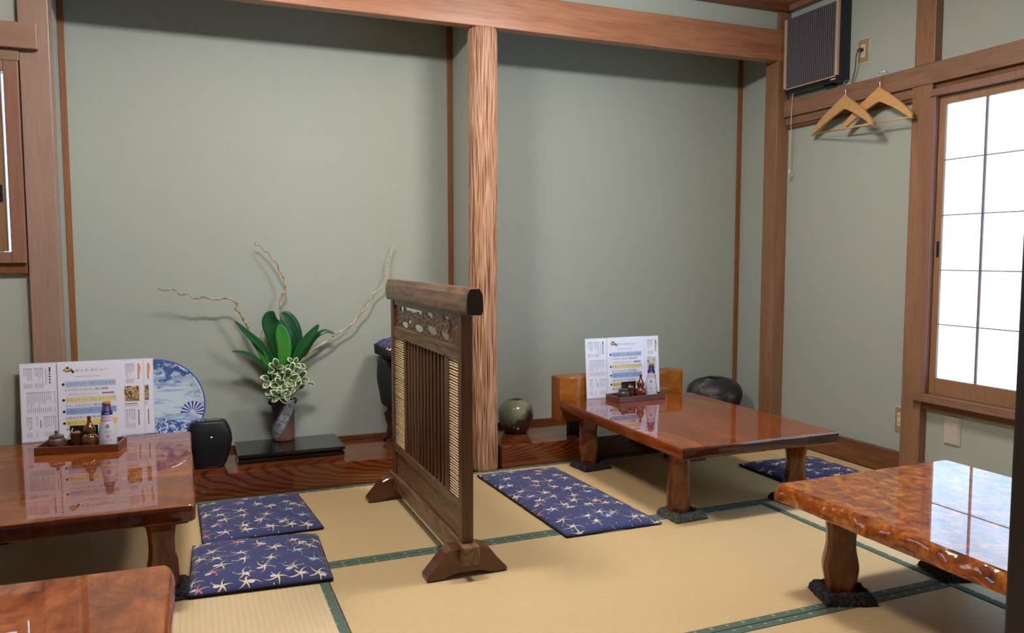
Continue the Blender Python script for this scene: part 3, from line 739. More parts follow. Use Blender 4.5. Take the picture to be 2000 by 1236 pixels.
# ------------------------------------------------------------------ freestanding screen
def screen():
    o = thing('standing_screen', 'brown wooden standing screen with slats, reed panels and carved openwork top', 'screen', (.785, 2.72, 0))
    inv = Matrix.Translation((-.785, -2.72, 0))
    def A(ob): ob.matrix_parent_inverse = inv; return ob
    def B(name, b, m_, bev=.003, par=None):
        ob = boxo(name, b, m_, par or o, bev)
        if par is None: A(ob)
        return ob
    x0, x1 = .765, .803
    B('post', (x0, x1, 2.272, 2.309, .108, .824), M['screen'], .004)
    B('post', (x0, x1, 3.138, 3.177, .108, .824), M['screen'], .004)
    # top rail: bulged section, chamfered dark ends
    bm = bmesh.new(); rr = []
    for y_, k in ((2.195, .94), (2.200, 1), (3.220, 1), (3.225, .94)):
        pr = [(-.022, 0), (.022, 0), (.0265, .010), (.0275, .035), (.0255, .062), (.016, .0815), (-.016, .0815), (-.0255, .062), (-.0275, .035), (-.0265, .010)]
        rr.append([(.783+a*k, y_, .8245+.041+(b-.041)*k) for a, b in pr])
    rings_mesh(bm, rr); tr = A(fin('top_rail', bm, [M['screen_y'], M['endgrain']], o))
    for f in tr.data.polygons:
        if abs(f.normal.y) > .5: f.material_index = 1
    # carved openwork panel
    B('upper_rail', (x0+.004, x1-.004, 2.3095, 3.1375, .806, .824), M['screen_y'], .002)
    B('carved_frame_rail', (x0+.004, x1-.004, 2.3095, 3.1375, .700, .718), M['screen_y'], .002)
    ny, nz_ = 400, 44; dy, dz = .828/ny, .088/nz_
    HO = []
    for (hx, hy, rx, ry) in ((805, 603, 9, 6), (793, 600, 3, 6), (784, 602, 2.5, 6), (818, 608, 3, 6), (816, 641, 7, 6), (790, 634, 5, 5), (799, 629, 3, 3), (839, 613, 3.5, 8), (835, 611, 3, 5), (851, 612, 6, 3), (843, 646, 7, 7), (836, 641, 3, 5), (870, 619, 5, 4), (878, 622, 3, 7), (869, 657, 7, 6), (881, 634, 3, 5), (862, 650, 3, 3), (880, 650, 4, 6), (880, 643, 2, 3)):
        c_ = atx(hx, hy, .774); e_ = atx(hx+rx, hy, .774); f_ = atx(hx, hy+ry, .774); HO.append((c_.y, c_.z, 1.25*abs(e_.y-c_.y), 1.2*abs(f_.z-c_.z)))
    def hole(u, v):   # u along the panel 0..1 (near to far), v height 0..1
        yy_, zz_ = 2.3095+u*.828, .718+v*.088
        if .02 < v < .98:
            for (a, b, ra, rb) in HO:
                if ((yy_-a)/ra)**2+((zz_-b)/rb)**2 < 1+.5*noise.noise(Vector((u*60, v*8, 0))): return True
        return False
        if u < .06 or u > .93 or v < .06 or v > .94 or abs(u-.52) < .025: return False
        uu = u*9.4
        n_ = noise.noise(Vector((uu*1.15+3.1, v*1.9, 0)))+.5*noise.noise(Vector((uu*2.6, v*4.2+7, 2)))
        return n_ > .06
    bm = bmesh.new(); G = {}
    xa, xb = .776, .781
    def gv(i, j, k):
        if (i, j, k) not in G:
            u, v = i/ny, j/nz_
            rel = .003*noise.noise(Vector((u*40, v*7, 5))) if 0 < i < ny and 0 < j < nz_ else 0
            G[(i, j, k)] = bm.verts.new(((xa+rel) if k == 0 else xb, 2.3095+i*dy, .718+j*dz))
        return G[(i, j, k)]
    solid = [[not hole((i+.5)/ny, (j+.5)/nz_) for j in range(nz_)] for i in range(ny)]
    for i in range(ny):
        for j in range(nz_):
            if not solid[i][j]: continue
            bm.faces.new((gv(i, j, 0), gv(i, j+1, 0), gv(i+1, j+1, 0), gv(i+1, j, 0)))
            bm.faces.new((gv(i, j, 1), gv(i+1, j, 1), gv(i+1, j+1, 1), gv(i, j+1, 1)))
            for (di, dj, a, b) in ((-1, 0, (0, 0), (0, 1)), (1, 0, (1, 0), (1, 1)), (0, -1, (0, 0), (1, 0)), (0, 1, (0, 1), (1, 1))):
                I, J = i+di, j+dj
                if not (0 <= I < ny and 0 <= J < nz_ and solid[I][J]):
                    bm.faces.new((gv(i+a[0], j+a[1], 0), gv(i+b[0], j+b[1], 0), gv(i+b[0], j+b[1], 1), gv(i+a[0], j+a[1], 1)))
    cp = A(fin('carved_panel', bm, M['screen_x'], o)); cp['label'] = 'openwork carved panel of leaves and blossoms'
    B('middle_rail', (x0+.002, x1-.002, 2.3095, 3.1375, .676, .6995), M['screen_y'], .002)
    B('lower_rail', (x0+.002, x1-.002, 2.3095, 3.1375, .205, .234), M['screen_y'], .002)
    B('bottom_board', (x0+.010, x1-.010, 2.3095, 3.1375, .110, .2045), M['screen_y'], .001)
    for a, b in ((2.408, 2.468), (2.950, 2.993)): B('inner_post', (x0+.004, x1-.004, a+.006, b-.006, .2345, .6755), M['screen'], .002)
    for a, b in ((2.3095, 2.4135), (2.9875, 3.1375)):
        bk = B('reed_backing', (x0+.016, x1-.014, a, b, .2345, .6755), M['screen'], .0005)
        bm = bmesh.new(); z = .240
        while z < .674:
            j1, j2 = random.uniform(-.0012, .0012), random.uniform(-.0012, .0012)
            tube(bm, [(x0+.008, a+.001, z+j1), (x0+.008, b-.001, z+j2)], .0030, 6); z += .0090
        rd = A(fin('reed_panel', bm, M['reed'], o, True)); rd['kind'] = 'stuff'; rd['label'] = 'rows of thin pale horizontal reeds'
    B('slat_backing', (x0+.031, x1-.006, 2.4625, 2.9555, .2345, .6755), M['screen'], .0005)
    n = 11
    for i in range(n):
        y_ = 2.474+(i+.5)*(.470)/n; rr_ = []
        for q in range(15):
            z = .2350+.4400*q/14; w_ = .0080*(1+.12*noise.noise(Vector((i*3.1, z*14, 0)))); xo = x0+.006+.0012*noise.noise(Vector((i*1.7, z*9, 4))); yo = y_+.0012*noise.noise(Vector((i, z*8, 9)))
            rr_.append([(xo+.002, yo-w_, z), (xo, yo-w_*.6, z), (xo, yo+w_*.6, z), (xo+.002, yo+w_, z), (xo+.013, yo+w_, z), (xo+.013, yo-w_, z)])
        bm = bmesh.new(); rings_mesh(bm, rr_); sl = A(fin('slat', bm, M['slat'], o))
        for zz in (.300, .605):
            bm = bmesh.new(); lathe(bm, [(0, 0), (.0022, .0002), (.0016, .0012), (0, .0015)], 8)
            for v in bm.verts: v.co = Vector((x0+.0045-v.co.z, y_+v.co.x, zz+v.co.y))
            fin('nail', bm, M['endgrain'], sl)
    for zz in (.30, .605):
        B('cross_bar', (x0+.0205, x0+.0300, 2.4625, 2.9555, zz-.007, zz+.007), M['screen_y'], .001)
    # ground sill and feet
    B('ground_sill', (.757, .811, 2.235, 3.205, .050, .1075), M['screen_y'], .006)
    for yc in (2.305, 3.155):
        half = [(.132, 0), (.132, .012), (.098, .050), (.072, .085), (.050, .094), (.0275, .096)]
        hw = .032
        poly = [(-a, b) for a, b in half] + [(a, b) for a, b in half[::-1]] + [(.080, 0), (.065, .016), (.045, .022), (-.045, .022), (-.065, .016), (-.080, 0)]
        # split so the sill passes through the foot
        bm = bmesh.new()
        L = [(-.132, .002), (-.132, .014), (-.098, .050), (-.072, .085), (-.050, .094), (-.0275, .096), (-.0275, .048), (.0275, .048), (.0275, .096), (.050, .094), (.072, .085), (.098, .050), (.132, .014), (.132, .002), (.080, .002), (.062, .014), (.040, .020), (-.040, .020), (-.062, .014), (-.080, .002)]
        prism(bm, [(.784+a, b) for a, b in L], yc-hw, yc+hw, 'y')
        es = [e for e in bm.edges if abs(e.verts[0].co.y-e.verts[1].co.y) < 1e-6]
        bmesh.ops.bevel(bm, geom=es, offset=.003, segments=1, affect='EDGES')
        A(fin('foot', bm, M['screen_x'], o))
screen()

# ------------------------------------------------------------------ alcove display
# black display board with vase, leaves and branches
kd = thing('display_board', 'black lacquered display board on the alcove step, under the flower vase', 'board', (.400, 3.664, HP))
kx0, kx1 = -.225, .235
def kloc(b, nm, bev): ob = boxo(nm, b, M['kadai'], kd, bev); return ob
kloc((kx0, kx1, -.140, .138, .026, .040), 'top_board', .004)
kloc((kx0+.008, kx1-.008, -.128, .128, .018, .0259), 'moulding', .002)
kloc((kx0+.002, kx1-.002, -.135, .135, .001, .0179), 'base', .005)
KZ = HP+.0402
vz = thing('flower_vase', 'cylindrical rough clay vase with grey ash patch on the black board', 'vase', (.392, 3.762, KZ))
bm = bmesh.new(); H_ = .190
lathe(bm, [(0, 0), (.046, 0), (.0495, .006), (.0505, .03), (.0505, .12), (.0515, .165), (.0505, .178), (.049, .188), (.044, .188), (.043, .17), (.043, .02), (0, .02)], 48)
for v in bm.verts: 
    q = v.co; k = 1+.02*noise.noise(Vector((q.x*40, q.y*40, q.z*25))); v.co.x *= k; v.co.y *= k
fin('body', bm, M['vase_clay'], vz, True)
for sx in (-1, 1):
    bm = bmesh.new(); tube(bm, [(sx*.048, 0, .168), (sx*.058, 0, .174), (sx*.061, 0, .184), (sx*.054, 0, .192), (sx*.047, 0, .190)], [.006, .006, .006, .005, .004], 8)
    fin('lug', bm, M['pot_grey'], vz, True)
VY = 3.752
def blade(name, parent, pts, wid, mat, fold=.25, face=None, nseg=22, tip=1.2):
    """leaf blade along a smooth curve; face: rough direction its upper side looks at"""
    P_ = smoothprof(pts, max(2, nseg//(len(pts)-1))); n = len(P_); bm = bmesh.new(); rows = []
    face = Vector(face or (0, -1, .3)).normalized()
    for i, p in enumerate(P_):
        t = i/(n-1); tg = (P_[min(i+1, n-1)]-P_[max(i-1, 0)]).normalized()
        sd = tg.cross(face).normalized(); up = sd.cross(tg).normalized()
        w_ = wid*(math.sin(PI*t**1.25)**.7 if 0 < t < 1 else 0)+.0022*(1-t)
        rows.append([bm.verts.new(p+sd*w_*k+up*(abs(k)*w_*fold)) for k in (-1, -.55, 0, .55, 1)])
    for a, b in zip(rows, rows[1:]):
        for k in range(4): bm.faces.new((a[k], a[k+1], b[k+1], b[k]))
    ob = fin(name, bm, mat, parent, True)
    md = ob.modifiers.new('thick', 'SOLIDIFY'); md.thickness = .0006; md.offset = 0
    return ob
def Q(px, py, Y=VY): return at(px, py, Y)
lf = thing('leaf_bunch', 'bunch of long broad dark green leaves standing in the clay vase', 'leaves', (.392, VY, KZ+.16))
linv = Matrix.Translation(-lf.location)
mouth = Q(553, 775, VY)
def LF(pxs, wid, m_, dy=0, fold=.25, face=None, label=None):
    pts = []
    for k, q in enumerate(pxs): pts.append(Q(q[0], q[1], VY+(q[2] if len(q) > 2 else 0)))
    ob = blade('leaf', lf, pts, wid, m_, fold, face); ob.matrix_parent_inverse = linv
    if label: ob['label'] = label
LF([(556, 770), (570, 715, .0), (573, 660, .0), (562, 625, .0), (548, 610, .0)], .040, M['leaf_dark'], face=(.3, -1, .1))
LF([(552, 770), (551, 715, -.01), (541, 660, -.02), (528, 626, -.03), (534, 607, -.05)], .044, M['leaf'], face=(-.1, -1, .2))
LF([(550, 770), (553, 720, -.03), (555, 680, -.045), (550, 650, -.05), (545, 634, -.055)], .031, M['leaf_light'], face=(0, -1, .2), label='brighter green leaf in the middle front')
LF([(548, 772), (538, 722, -.02), (515, 680, -.035), (488, 655, -.05), (458, 626, -.06)], .0165, M['leaf'], face=(-.5, -.8, .6))
LF([(546, 774), (528, 725, -.02), (508, 684, -.03), (490, 664, -.03)], .013, M['leaf_light'], face=(-.5, -.8, .6))
LF([(545, 776), (522, 725, -.03), (500, 702, -.05), (478, 690, -.06), (452, 686, -.07)], .0135, M['leaf_dark'], face=(-.2, -.6, .9))
LF([(558, 772), (570, 715, -.02), (588, 678, -.03), (608, 652, -.035), (623, 633, -.04)], .0215, M['leaf'], face=(.5, -.8, .5))
LF([(560, 772), (575, 725, .0), (594, 690, .0), (614, 658, .0), (636, 647, .0), (655, 653, -.01)], .013, M['leaf_dark'], face=(.4, -.8, .4))
# variegated sprigs
vg = thing('variegated_sprig', 'cream-edged variegated leaf sprigs spilling over the vase mouth', 'leaves', (.392, VY, KZ+.17))
vinv = Matrix.Translation(-vg.location)
def rosette(px, py, dy, n, size, tilt=0):
    c_ = Q(px, py, VY+dy)
    stem = bmesh.new(); tube(stem, [Q(553, 790, VY), c_.lerp(Q(553, 790, VY), .4)+Vector((0, -.01, .0)), c_], .0014, 6); so = fin('stem', stem, M['leaf_dark'], vg, True); so.matrix_parent_inverse = vinv
    for k in range(n):
        a = 2*PI*k/n+random.uniform(-.55, .55)+tilt; ofs = Vector((random.uniform(-.007, .007), random.uniform(-.006, .003), random.uniform(-.007, .007))); L = size*random.uniform(1.0, 1.4)
        d = Vector((math.cos(a), -.5+random.uniform(-.5, .4), math.sin(a)*.85)).normalized()
        sd = d.cross(Vector((0, -1, .4))).normalized(); nrm = sd.cross(d).normalized()
        if nrm.y > 0: nrm = -nrm
        bm = bmesh.new(); N = 16; segs = 5
        # centre (green) and margin (cream) in one curved leaf
        fr = []
        for i in range(N):
            t = 2*PI*i/N; u = .5-.5*math.cos(t); w_ = math.sin(t)*.29*(1+.6*(u-.5))
            fr.append((u, w_))
        def pt(u, w_, lift=0): return c_+ofs+d*(.12*L+u*L)+sd*(w_*L)+nrm*(abs(w_)*L*.35-L*.55*(u-.35)**2+lift)
        out = [bm.verts.new(pt(u, w_)) for u, w_ in fr]; inn = [bm.verts.new(pt(.5+(u-.5)*rr_, w_*rr_)) for (u, w_), rr_ in [(q_, random.uniform(.66, .93)) for q_ in fr]]; mid = bm.verts.new(pt(.5, 0))
        for i in range(N):
            j = (i+1) % N
            f = bm.faces.new((out[i], out[j], inn[j], inn[i])); f.material_index = 1
            f = bm.faces.new((inn[i], inn[j], mid)); f.material_index = 0
        ob = fin('leaf', bm, [M['var_green'], M['var_cream']], vg, True); ob.matrix_parent_inverse = vinv
        md = ob.modifiers.new('thick', 'SOLIDIFY'); md.thickness = .0007; md.offset = 0
for a in ((538, 722, -.05, 5, .034), (572, 712, -.045, 6, .034), (528, 742, -.06, 6, .036), (562, 742, -.07, 7, .040), (585, 736, -.05, 5, .034), (545, 772, -.075, 6, .040), (558, 762, -.08, 5, .032), (568, 726, -.06, 5, .032), (545, 752, -.075, 6, .036), (534, 764, -.06, 4, .034), (596, 746, -.03, 3, .034)): rosette(*a)
# twisted branches
def branch(label, pxs, r0, r1, mat, ys):
    n = len(pxs); pts = [Q(x, y, ys[0]+(ys[1]-ys[0])*i/(n-1)) for i, (x, y) in enumerate(pxs)]
    P_ = smoothprof(pts, 4); m_ = len(P_); bm = bmesh.new()
    for i, p in enumerate(P_): p += Vector((noise.noise(Vector((i*.9, 0, r0*999))), noise.noise(Vector((i*.9, 5, 0)))*1.5, noise.noise(Vector((i*.9, 9, 0)))))*.0022
    tube(bm, P_, [r0+(r1-r0)*(i/(m_-1))+.0007*noise.noise(Vector((i*1.3, 2, 0))) for i in range(m_)], 7)
    o = fin('twisted_branch', bm, mat, None, True); tag(o, label, 'branch'); return o
branch('twisted bleached branch reaching left from the vase', [(552, 790), (528, 735), (515, 700), (500, 672), (480, 632), (468, 610), (460, 604), (463, 594), (453, 585), (437, 582), (420, 585), (398, 580), (380, 583), (366, 574), (352, 576), (340, 566), (322, 567), (308, 564)], 0.0065, 0.0020, M['branch'], (VY, 3.70))
branch('twisted branch rising straight up behind the tall leaves', [(555, 790), (552, 700), (550, 640), (548, 605), (547, 590), (551, 575), (557, 567), (556, 555), (553, 540), (545, 528), (541, 515), (530, 505), (524, 494), (516, 490), (509, 480), (500, 479), (499, 474)], 0.0061, 0.0023, M['branch'], (VY, 3.775))
branch('pale twisted branch curving up right behind the screen top', [(556, 790), (572, 728), (592, 700), (612, 682), (636, 668), (648, 660), (652, 655), (668, 645), (688, 633), (700, 615), (716, 600), (728, 575), (745, 562), (750, 550), (752, 540), (757, 534), (760, 522), (757, 510), (762, 500), (765, 484), (771, 476)], 0.0058, 0.0020, M['branch_pale'], (VY, 3.785))
branch('thin dark stem looping beside the tall leaves', [(552, 790), (525, 760), (514, 720), (509, 690), (510, 655), (516, 641), (522, 634)], .0016, .0012, M['stem_dark'], (VY, 3.73))
branch('thin dark stem arching right behind the tall leaves', [(558, 790), (580, 700), (582, 668), (578, 650), (566, 633)], .0016, .0012, M['stem_dark'], (VY+.01, 3.74))

# smart speaker
def speaker():
    o = thing('speaker', 'rounded navy-black speaker standing on the alcove step by the left table', 'speaker', (.063, 3.545, HP))
    bm = bmesh.new(); rings = []
    prof = smoothprof([(.050, .001), (.060, .004), (.074, .035), (.086, .080), (.093, .115), (.088, .155), (.073, .190), (.067, .197), (.060, .199)], 5)
    for q in prof:
        w_, z = q[0], q[1]; d_ = w_*.58
        rings.append([(math.copysign(abs(math.cos(a))**.6, math.cos(a))*w_, math.copysign(abs(math.sin(a))**.6, math.sin(a))*d_, z) for a in [2*PI*k/48 for k in range(48)]])
    rings_mesh(bm, rings); ob = fin('body', bm, M['speaker'], o, True)
    for p in ob.data.polygons:
        if p.center.z > .196: p.use_smooth = False
    bm = bmesh.new(); box(bm, -.052, .048, -.030, .022, .1995, .2025, .0014); fin('top_panel', bm, M['speaker_top'], o)
    bm = bmesh.new(); box(bm, .006, .013, -.0540, -.0495, .136, .1385, .0008); fin('status_light', bm, M['led'], o)
    bm = bmesh.new(); box(bm, .003, .015, -.0560, -.0515, .1115, .114, .0004); fin('emblem', bm, M['pot_grey'], o)
    ob.rotation_euler = (0, 0, .0)
speaker()
# plate with its easel
def plate_():
    cx, cz, tilt = -.145, .352, -.13
    o = thing('display_plate', 'large blue and white painted porcelain plate leaning on the alcove wall', 'plate', (cx, 3.735, cz))
    bm = bmesh.new(); lathe(bm, [(0, .016), (.10, .016), (.15, .012), (.185, .003), (.200, -.006), (.2015, -.004), (.190, .008), (.15, .019), (.10, .024), (.10, .030), (.092, .030), (.092, .022), (0, .022)], 96)
    # lathe axis z -> point along y (front is -y)
    for v in bm.verts: v.co = Vector((v.co.x, v.co.z, v.co.y))
    ob = fin('painted_dish', bm, M['plate'], o, True); o.rotation_euler = (tilt, 0, 0)
    st = thing('plate_stand', 'small dark wooden easel under the blue and white plate', 'stand', (cx, 3.72, HP))
    for sx in (-.07, .07):
        bm = bmesh.new(); box(bm, sx-.006, sx+.006, -.060, .052, 0.001, .012, .001); box(bm, sx-.006, sx+.006, -.060, -.050, .0121, .050, .001); box(bm, sx-.006, sx+.006, .040, .050, .0121, .040, .001); fin('bracket', bm, M['stool_leg'], st)
    bm = bmesh.new(); box(bm, -.0635, .0635, .038, .050, .001, .012, .001); fin('crossbar', bm, M['stool_leg'], st)
plate_()
# jars in the right bay
def jar(name, label, x, y, prof, mat, squash=1, wob=0):
    bm = bmesh.new(); lathe(bm, smoothprof(prof, 5), 56, (0, 0), squash, wob); o = fin(name, bm, mat, None, True); o.location = (x, y, HP+.0005); tag(o, label, 'jar'); return o
jar('round_jar', 'round jar with green ash glaze over brown, beside the log pillar', 1.522, 3.66, [(0, 0), (.045, 0), (.060, .006), (.078, .035), (.0895, .080), (.086, .115), (.072, .142), (.050, .160), (.0385, .166), (.0375, .169), (.034, .169), (.034, .160), (.040, .150), (.04, .05), (0, .03)], M['jar_green'])
jar('squat_jar', 'squat smoke-black jar behind the back right table', 2.752, 3.675, [(0, 0), (.075, 0), (.10, .01), (.145, .055), (.160, .110), (.148, .155), (.112, .188), (.068, .203), (.056, .206), (.050, .203), (.055, .190), (.12, .13), (.10, .04), (0, .02)], M['jar_dark'], .9, .012)
# thick block bench in the right bay
def block():
    o = thing('wooden_block', 'thick amber wooden block seat on low feet behind the back right table', 'bench', (2.04, 3.50, HP))
    bm = bmesh.new(); box(bm, 1.665-2.04, 2.378-2.04, 3.440-3.50, 3.545-3.50, .078, .302, .010); fin('block', bm, M['block'], o)
    for a in (-.26, .24):
        bm = bmesh.new(); box(bm, a-.03, a+.03, .008, .042, .0005, .0778, .003); fin('foot', bm, M['dark_post'], o)
block()
# covered stool with a cushion on it, mostly behind the screen
st = thing('stool', 'stool with black cover and dark curved legs in the alcove, behind the screen', 'stool', (.985, 3.62, HP))
bm = bmesh.new(); lathe(bm, smoothprof([(0, .185), (.10, .185), (.150, .195), (.165, .235), (.178, .300), (.174, .385), (.165, .412), (.12, .422), (0, .422)], 5), 40)
for v in bm.verts:
    k = 1+.035*noise.noise(Vector((v.co.x*14, v.co.y*14, v.co.z*12))); v.co.x *= k; v.co.y *= k
fin('cover', bm, M['stool_cover'], st, True)
for a in range(4):
    an = PI/4+a*PI/2+.3; ca, sa = math.cos(an), math.sin(an); bm = bmesh.new()
    tube(bm, [(ca*.10, sa*.10, .1835), (ca*.135, sa*.135, .14), (ca*.12, sa*.12, .08), (ca*.135, sa*.135, .03), (ca*.155, sa*.155, .013)], [.016, .018, .014, .013, .012], 10); fin('leg', bm, M['stool_leg'], st, True)
cu = cushion([(.822, 3.48), (1.14, 3.48), (1.14, 3.76), (.822, 3.76)], .085, 'dark indigo star-print cushion lying on the covered stool behind the screen', M['cloth_dark'], seed=8, z0=HP+.424, er=.55)

# ------------------------------------------------------------------ print helpers (flat lettering)
_tc = {}
def text_geo(t):
    if t not in _tc:
        cu_ = bpy.data.curves.new('t', 'FONT'); cu_.body = t; cu_.size = 1; cu_.resolution_u = 2; cu_.align_x = 'LEFT'
        ob = bpy.data.objects.new('t', cu_); C.objects.link(ob); bpy.context.view_layer.update()
        dg = bpy.context.evaluated_depsgraph_get(); me = bpy.data.meshes.new_from_object(ob.evaluated_get(dg))
        vs_ = [tuple(v.co) for v in me.vertices]; fs = [tuple(p.vertices) for p in me.polygons]
        bpy.data.objects.remove(ob); bpy.data.meshes.remove(me); _tc[t] = (vs_, fs)
    return _tc[t]
class Print:
    """collects flat marks in sheet coordinates (u right, v up), thickness along n"""
    def __init__(self): self.v, self.f, self.mi, self.mats = [], [], [], []
    def m(self, mat):
        if mat not in self.mats: self.mats.append(mat)
        return self.mats.index(mat)
    def text(self, t, u, v, size, mat, width=None, lift=.0007, cx=False):
        vs_, fs = text_geo(t)
        if not vs_: return
        xs = [p[0] for p in vs_]; w0 = max(xs)-min(xs); k = size; kx = (width/w0) if width else size
        off = -min(xs)*kx - (w0*kx/2 if cx else 0); b = len(self.v); i_ = self.m(mat)
        self.v += [(u+off+p[0]*kx, v+p[1]*k, lift) for p in vs_]
        self.f += [tuple(b+q for q in f) for f in fs]; self.mi += [i_]*len(fs)
    def rect(self, u0, v0, u1, v1, mat, lift=.0004):
        b = len(self.v); self.v += [(u0, v0, lift), (u1, v0, lift), (u1, v1, lift), (u0, v1, lift)]; self.f.append((b, b+1, b+2, b+3)); self.mi.append(self.m(mat))
    def poly(self, pts, mat, lift=.0005):
        b = len(self.v); self.v += [(p[0], p[1], lift) for p in pts]; self.f.append(tuple(range(b, b+len(pts)))); self.mi.append(self.m(mat))
    def disc(self, u, v, r_, mat, lift=.0006, n=14): self.poly([(u+r_*math.cos(2*PI*k/n), v+r_*math.sin(2*PI*k/n)) for k in range(n)], mat, lift)
    def build(self, name, parent, fn=None):
        fn = fn or (lambda u, v, l: (u, -l, v))
        me = mesh(name, [fn(*p) for p in self.v], self.f); o = link(name, me, None, parent)
        for m_ in self.mats: me.materials.append(m_)
        for p, i_ in zip(me.polygons, self.mi): p.material_index = i_
        return o
def vmarks(P_, u0, u1, v0, v1, ncol, seed, mat, w_=.0022, price=True):
    """columns of tiny illegible vertical writing as rows of dots"""
    rnd = random.Random(seed)
    for k in range(ncol):
        u = u0+(u1-u0)*k/max(1, ncol-1); L = rnd.uniform(.35, .75)*(v1-v0)
        if rnd.random() < .12: continue
        v = v1; P_.rect(u-w_*.65, v-.003, u+w_*.65, v, M['ink_black'])
        v -= .0040
        while v > v1-L:
            hgt = rnd.uniform(.0014, .0024); ww = w_*rnd.uniform(.3, .6); P_.rect(u-ww, v-hgt, u+ww, v, mat); v -= hgt+.0010
        if price:
            v = v0+.016
            while v > v0: P_.rect(u-w_*.55, v-.0022, u+w_*.55, v, mat); v -= .0036
def sheet(name, label, w_, h_, loc, rotz, tilt, parts, frame=True, marks=None):
    o = thing(name, label, 'menu', loc); o.rotation_euler = (tilt, 0, rotz)
    bm = bmesh.new(); box(bm, 0, w_, .0006, .0012, 0, h_); fin('laminate', bm, M['film'], o)
    b_ = .0035 if frame else 0
    bm = bmesh.new(); box(bm, b_, w_-b_, 0, .0005, b_, h_-b_); fin('paper', bm, M['paper'], o)
    P_ = Print(); parts(P_); P_.build('print', o); return o
def back_left(P_):
    vmarks(P_, .015, .075, .205, .278, 11, 1, M['ink_soft'])
    P_.rect(.096, .262, .101, .280, M['ink_black'])
    for k in range(4): P_.rect(.0955, .252-k*.011, .1005, .259-k*.011, M['ink'])
    P_.rect(.084, .215, .0855, .275, M['ink_soft']); P_.rect(.089, .225, .0895, .27, M['ink_soft'])
    vmarks(P_, .022, .112, .112, .188, 15, 2, M['ink_soft']); vmarks(P_, .020, .052, .020, .095, 6, 3, M['ink_soft']); vmarks(P_, .070, .112, .020, .095, 7, 4, M['ink_soft'])
    P_.rect(.0625, .055, .065, .082, M['ink'])
def back_right(P_, photo, w_=.42, orange=True):
    w_ += .021
    vmarks(P_, w_-.085, w_-.058, .205, .278, 6, 5, M['ink_soft'])
    if orange: P_.poly([(w_-.044, .228), (w_-.036, .238), (w_-.032, .262), (w_-.036, .278), (w_-.043, .276)], M['ink_orange'])
    for k in range(12): P_.rect(w_-.0425, .274-k*.0052, w_-.0385, .278-k*.0052, M['ink'])
    P_.rect(w_-.092, .132, w_-.040, .192, M[photo]); P_.rect(w_-.092, .121, w_-.048, .125, M['ink_soft']); P_.rect(w_-.092, .114, w_-.045, .1155, M['ink_soft'])
    vmarks(P_, w_-.090, w_-.058, .030, .100, 6, 6, M['ink_soft'])
    for k in range(11): P_.rect(w_-.0455, .093-k*.0055, w_-.0415, .097-k*.0055, M['ink'])
def front_menu(P_):
    g, t = M['ink'], M['ink_soft']
    # tray icon
    P_.poly([(.018, .266), (.031, .258), (.050, .262), (.052, .267), (.038, .276), (.028, .277)], M['black_card']); P_.poly([(.019, .2685), (.031, .2605), (.049, .266), (.038, .2765), (.028, .277)], M['pick'], .0006)
    P_.disc(.034, .275, .004, M['black_card'], .0008); P_.disc(.052, .2585, .0048, M['cup_brown'], .0008)
    P_.text('セットメニュー', .059, .2585, .0125, g, .112)
    P_.rect(.060, .2388, .142, .2402, t)
    rows = (('とろろセット（冷）１７６５円', .201, .223, 'hl_blue'), ('おろしセット（冷）１４５５円', .141, .163, 'hl_yellow'), ('山菜セット（温）　１４５５円', .096, .121, 'hl_blue2'), ('鴨汁セット', .053, .075, 'hl_yellow2'))
    for txt, a, b, hl in rows:
        P_.rect(.025, a, .196, b, M[hl]); P_.disc(.0180, (a+b)/2, .0052, M['ink_black'])
        P_.text(txt, .028, (a+b)/2-.0045, .0115, t, .165 if len(txt) > 6 else .06)
    P_.text('とろろせいろ,天ぷら,ご飯,お新香', .024, .1865, .0095, g, .145)
    P_.text('親子丼もお付けできます', .034, .1700, .0060, t, .10); P_.rect(.148, .1695, .190, .1755, M['ink_soft'], .0004)
    P_.text('おろしそば,天ぷら,ご飯,お新香', .024, .1255, .0095, g, .140)
    P_.text('山菜そば,天ぷら,ご飯,お新香', .024, .0800, .0095, g, .135); P_.text('鴨汁そば,天ぷら', .024, .0370, .0095, g, .08)
# menus on the left table: two wide sheets and the set menu in front
zT = .3055
tl = math.radians(-3.0)
sheet('menu_sheet', 'wide laminated menu at the back, its right edge nearest the plate', .42, .297, (-.556, 3.3785, zT), .0, tl, lambda P_: back_right(P_, 'photo'))
sheet('menu_sheet', 'wide laminated vertical-text menu with food photo, behind the left table tray', .42, .297, (-.590, 3.3735, zT), 0, tl, lambda P_: (back_left(P_), back_right(P_, 'photo')))
sheet('set_menu_sheet', 'portrait set menu with blue and yellow lines on the left table', .212, .297, (-.466, 3.3690, zT), 0, tl, front_menu, False)
tr_ = math.radians(-4.5)
zR = TRz+.0006
sheet('menu_sheet', 'wide laminated vertical-text menu leaning on the amber block, right table', .42, .297, (1.793, 3.4045, zR), 0, tr_, lambda P_: (back_left(P_), back_right(P_, 'photo_pale')))
sheet('set_menu_sheet', 'portrait set menu with blue and yellow lines on the right table', .212, .297, (1.912, 3.3995, zR), 0, tr_, front_menu, False)

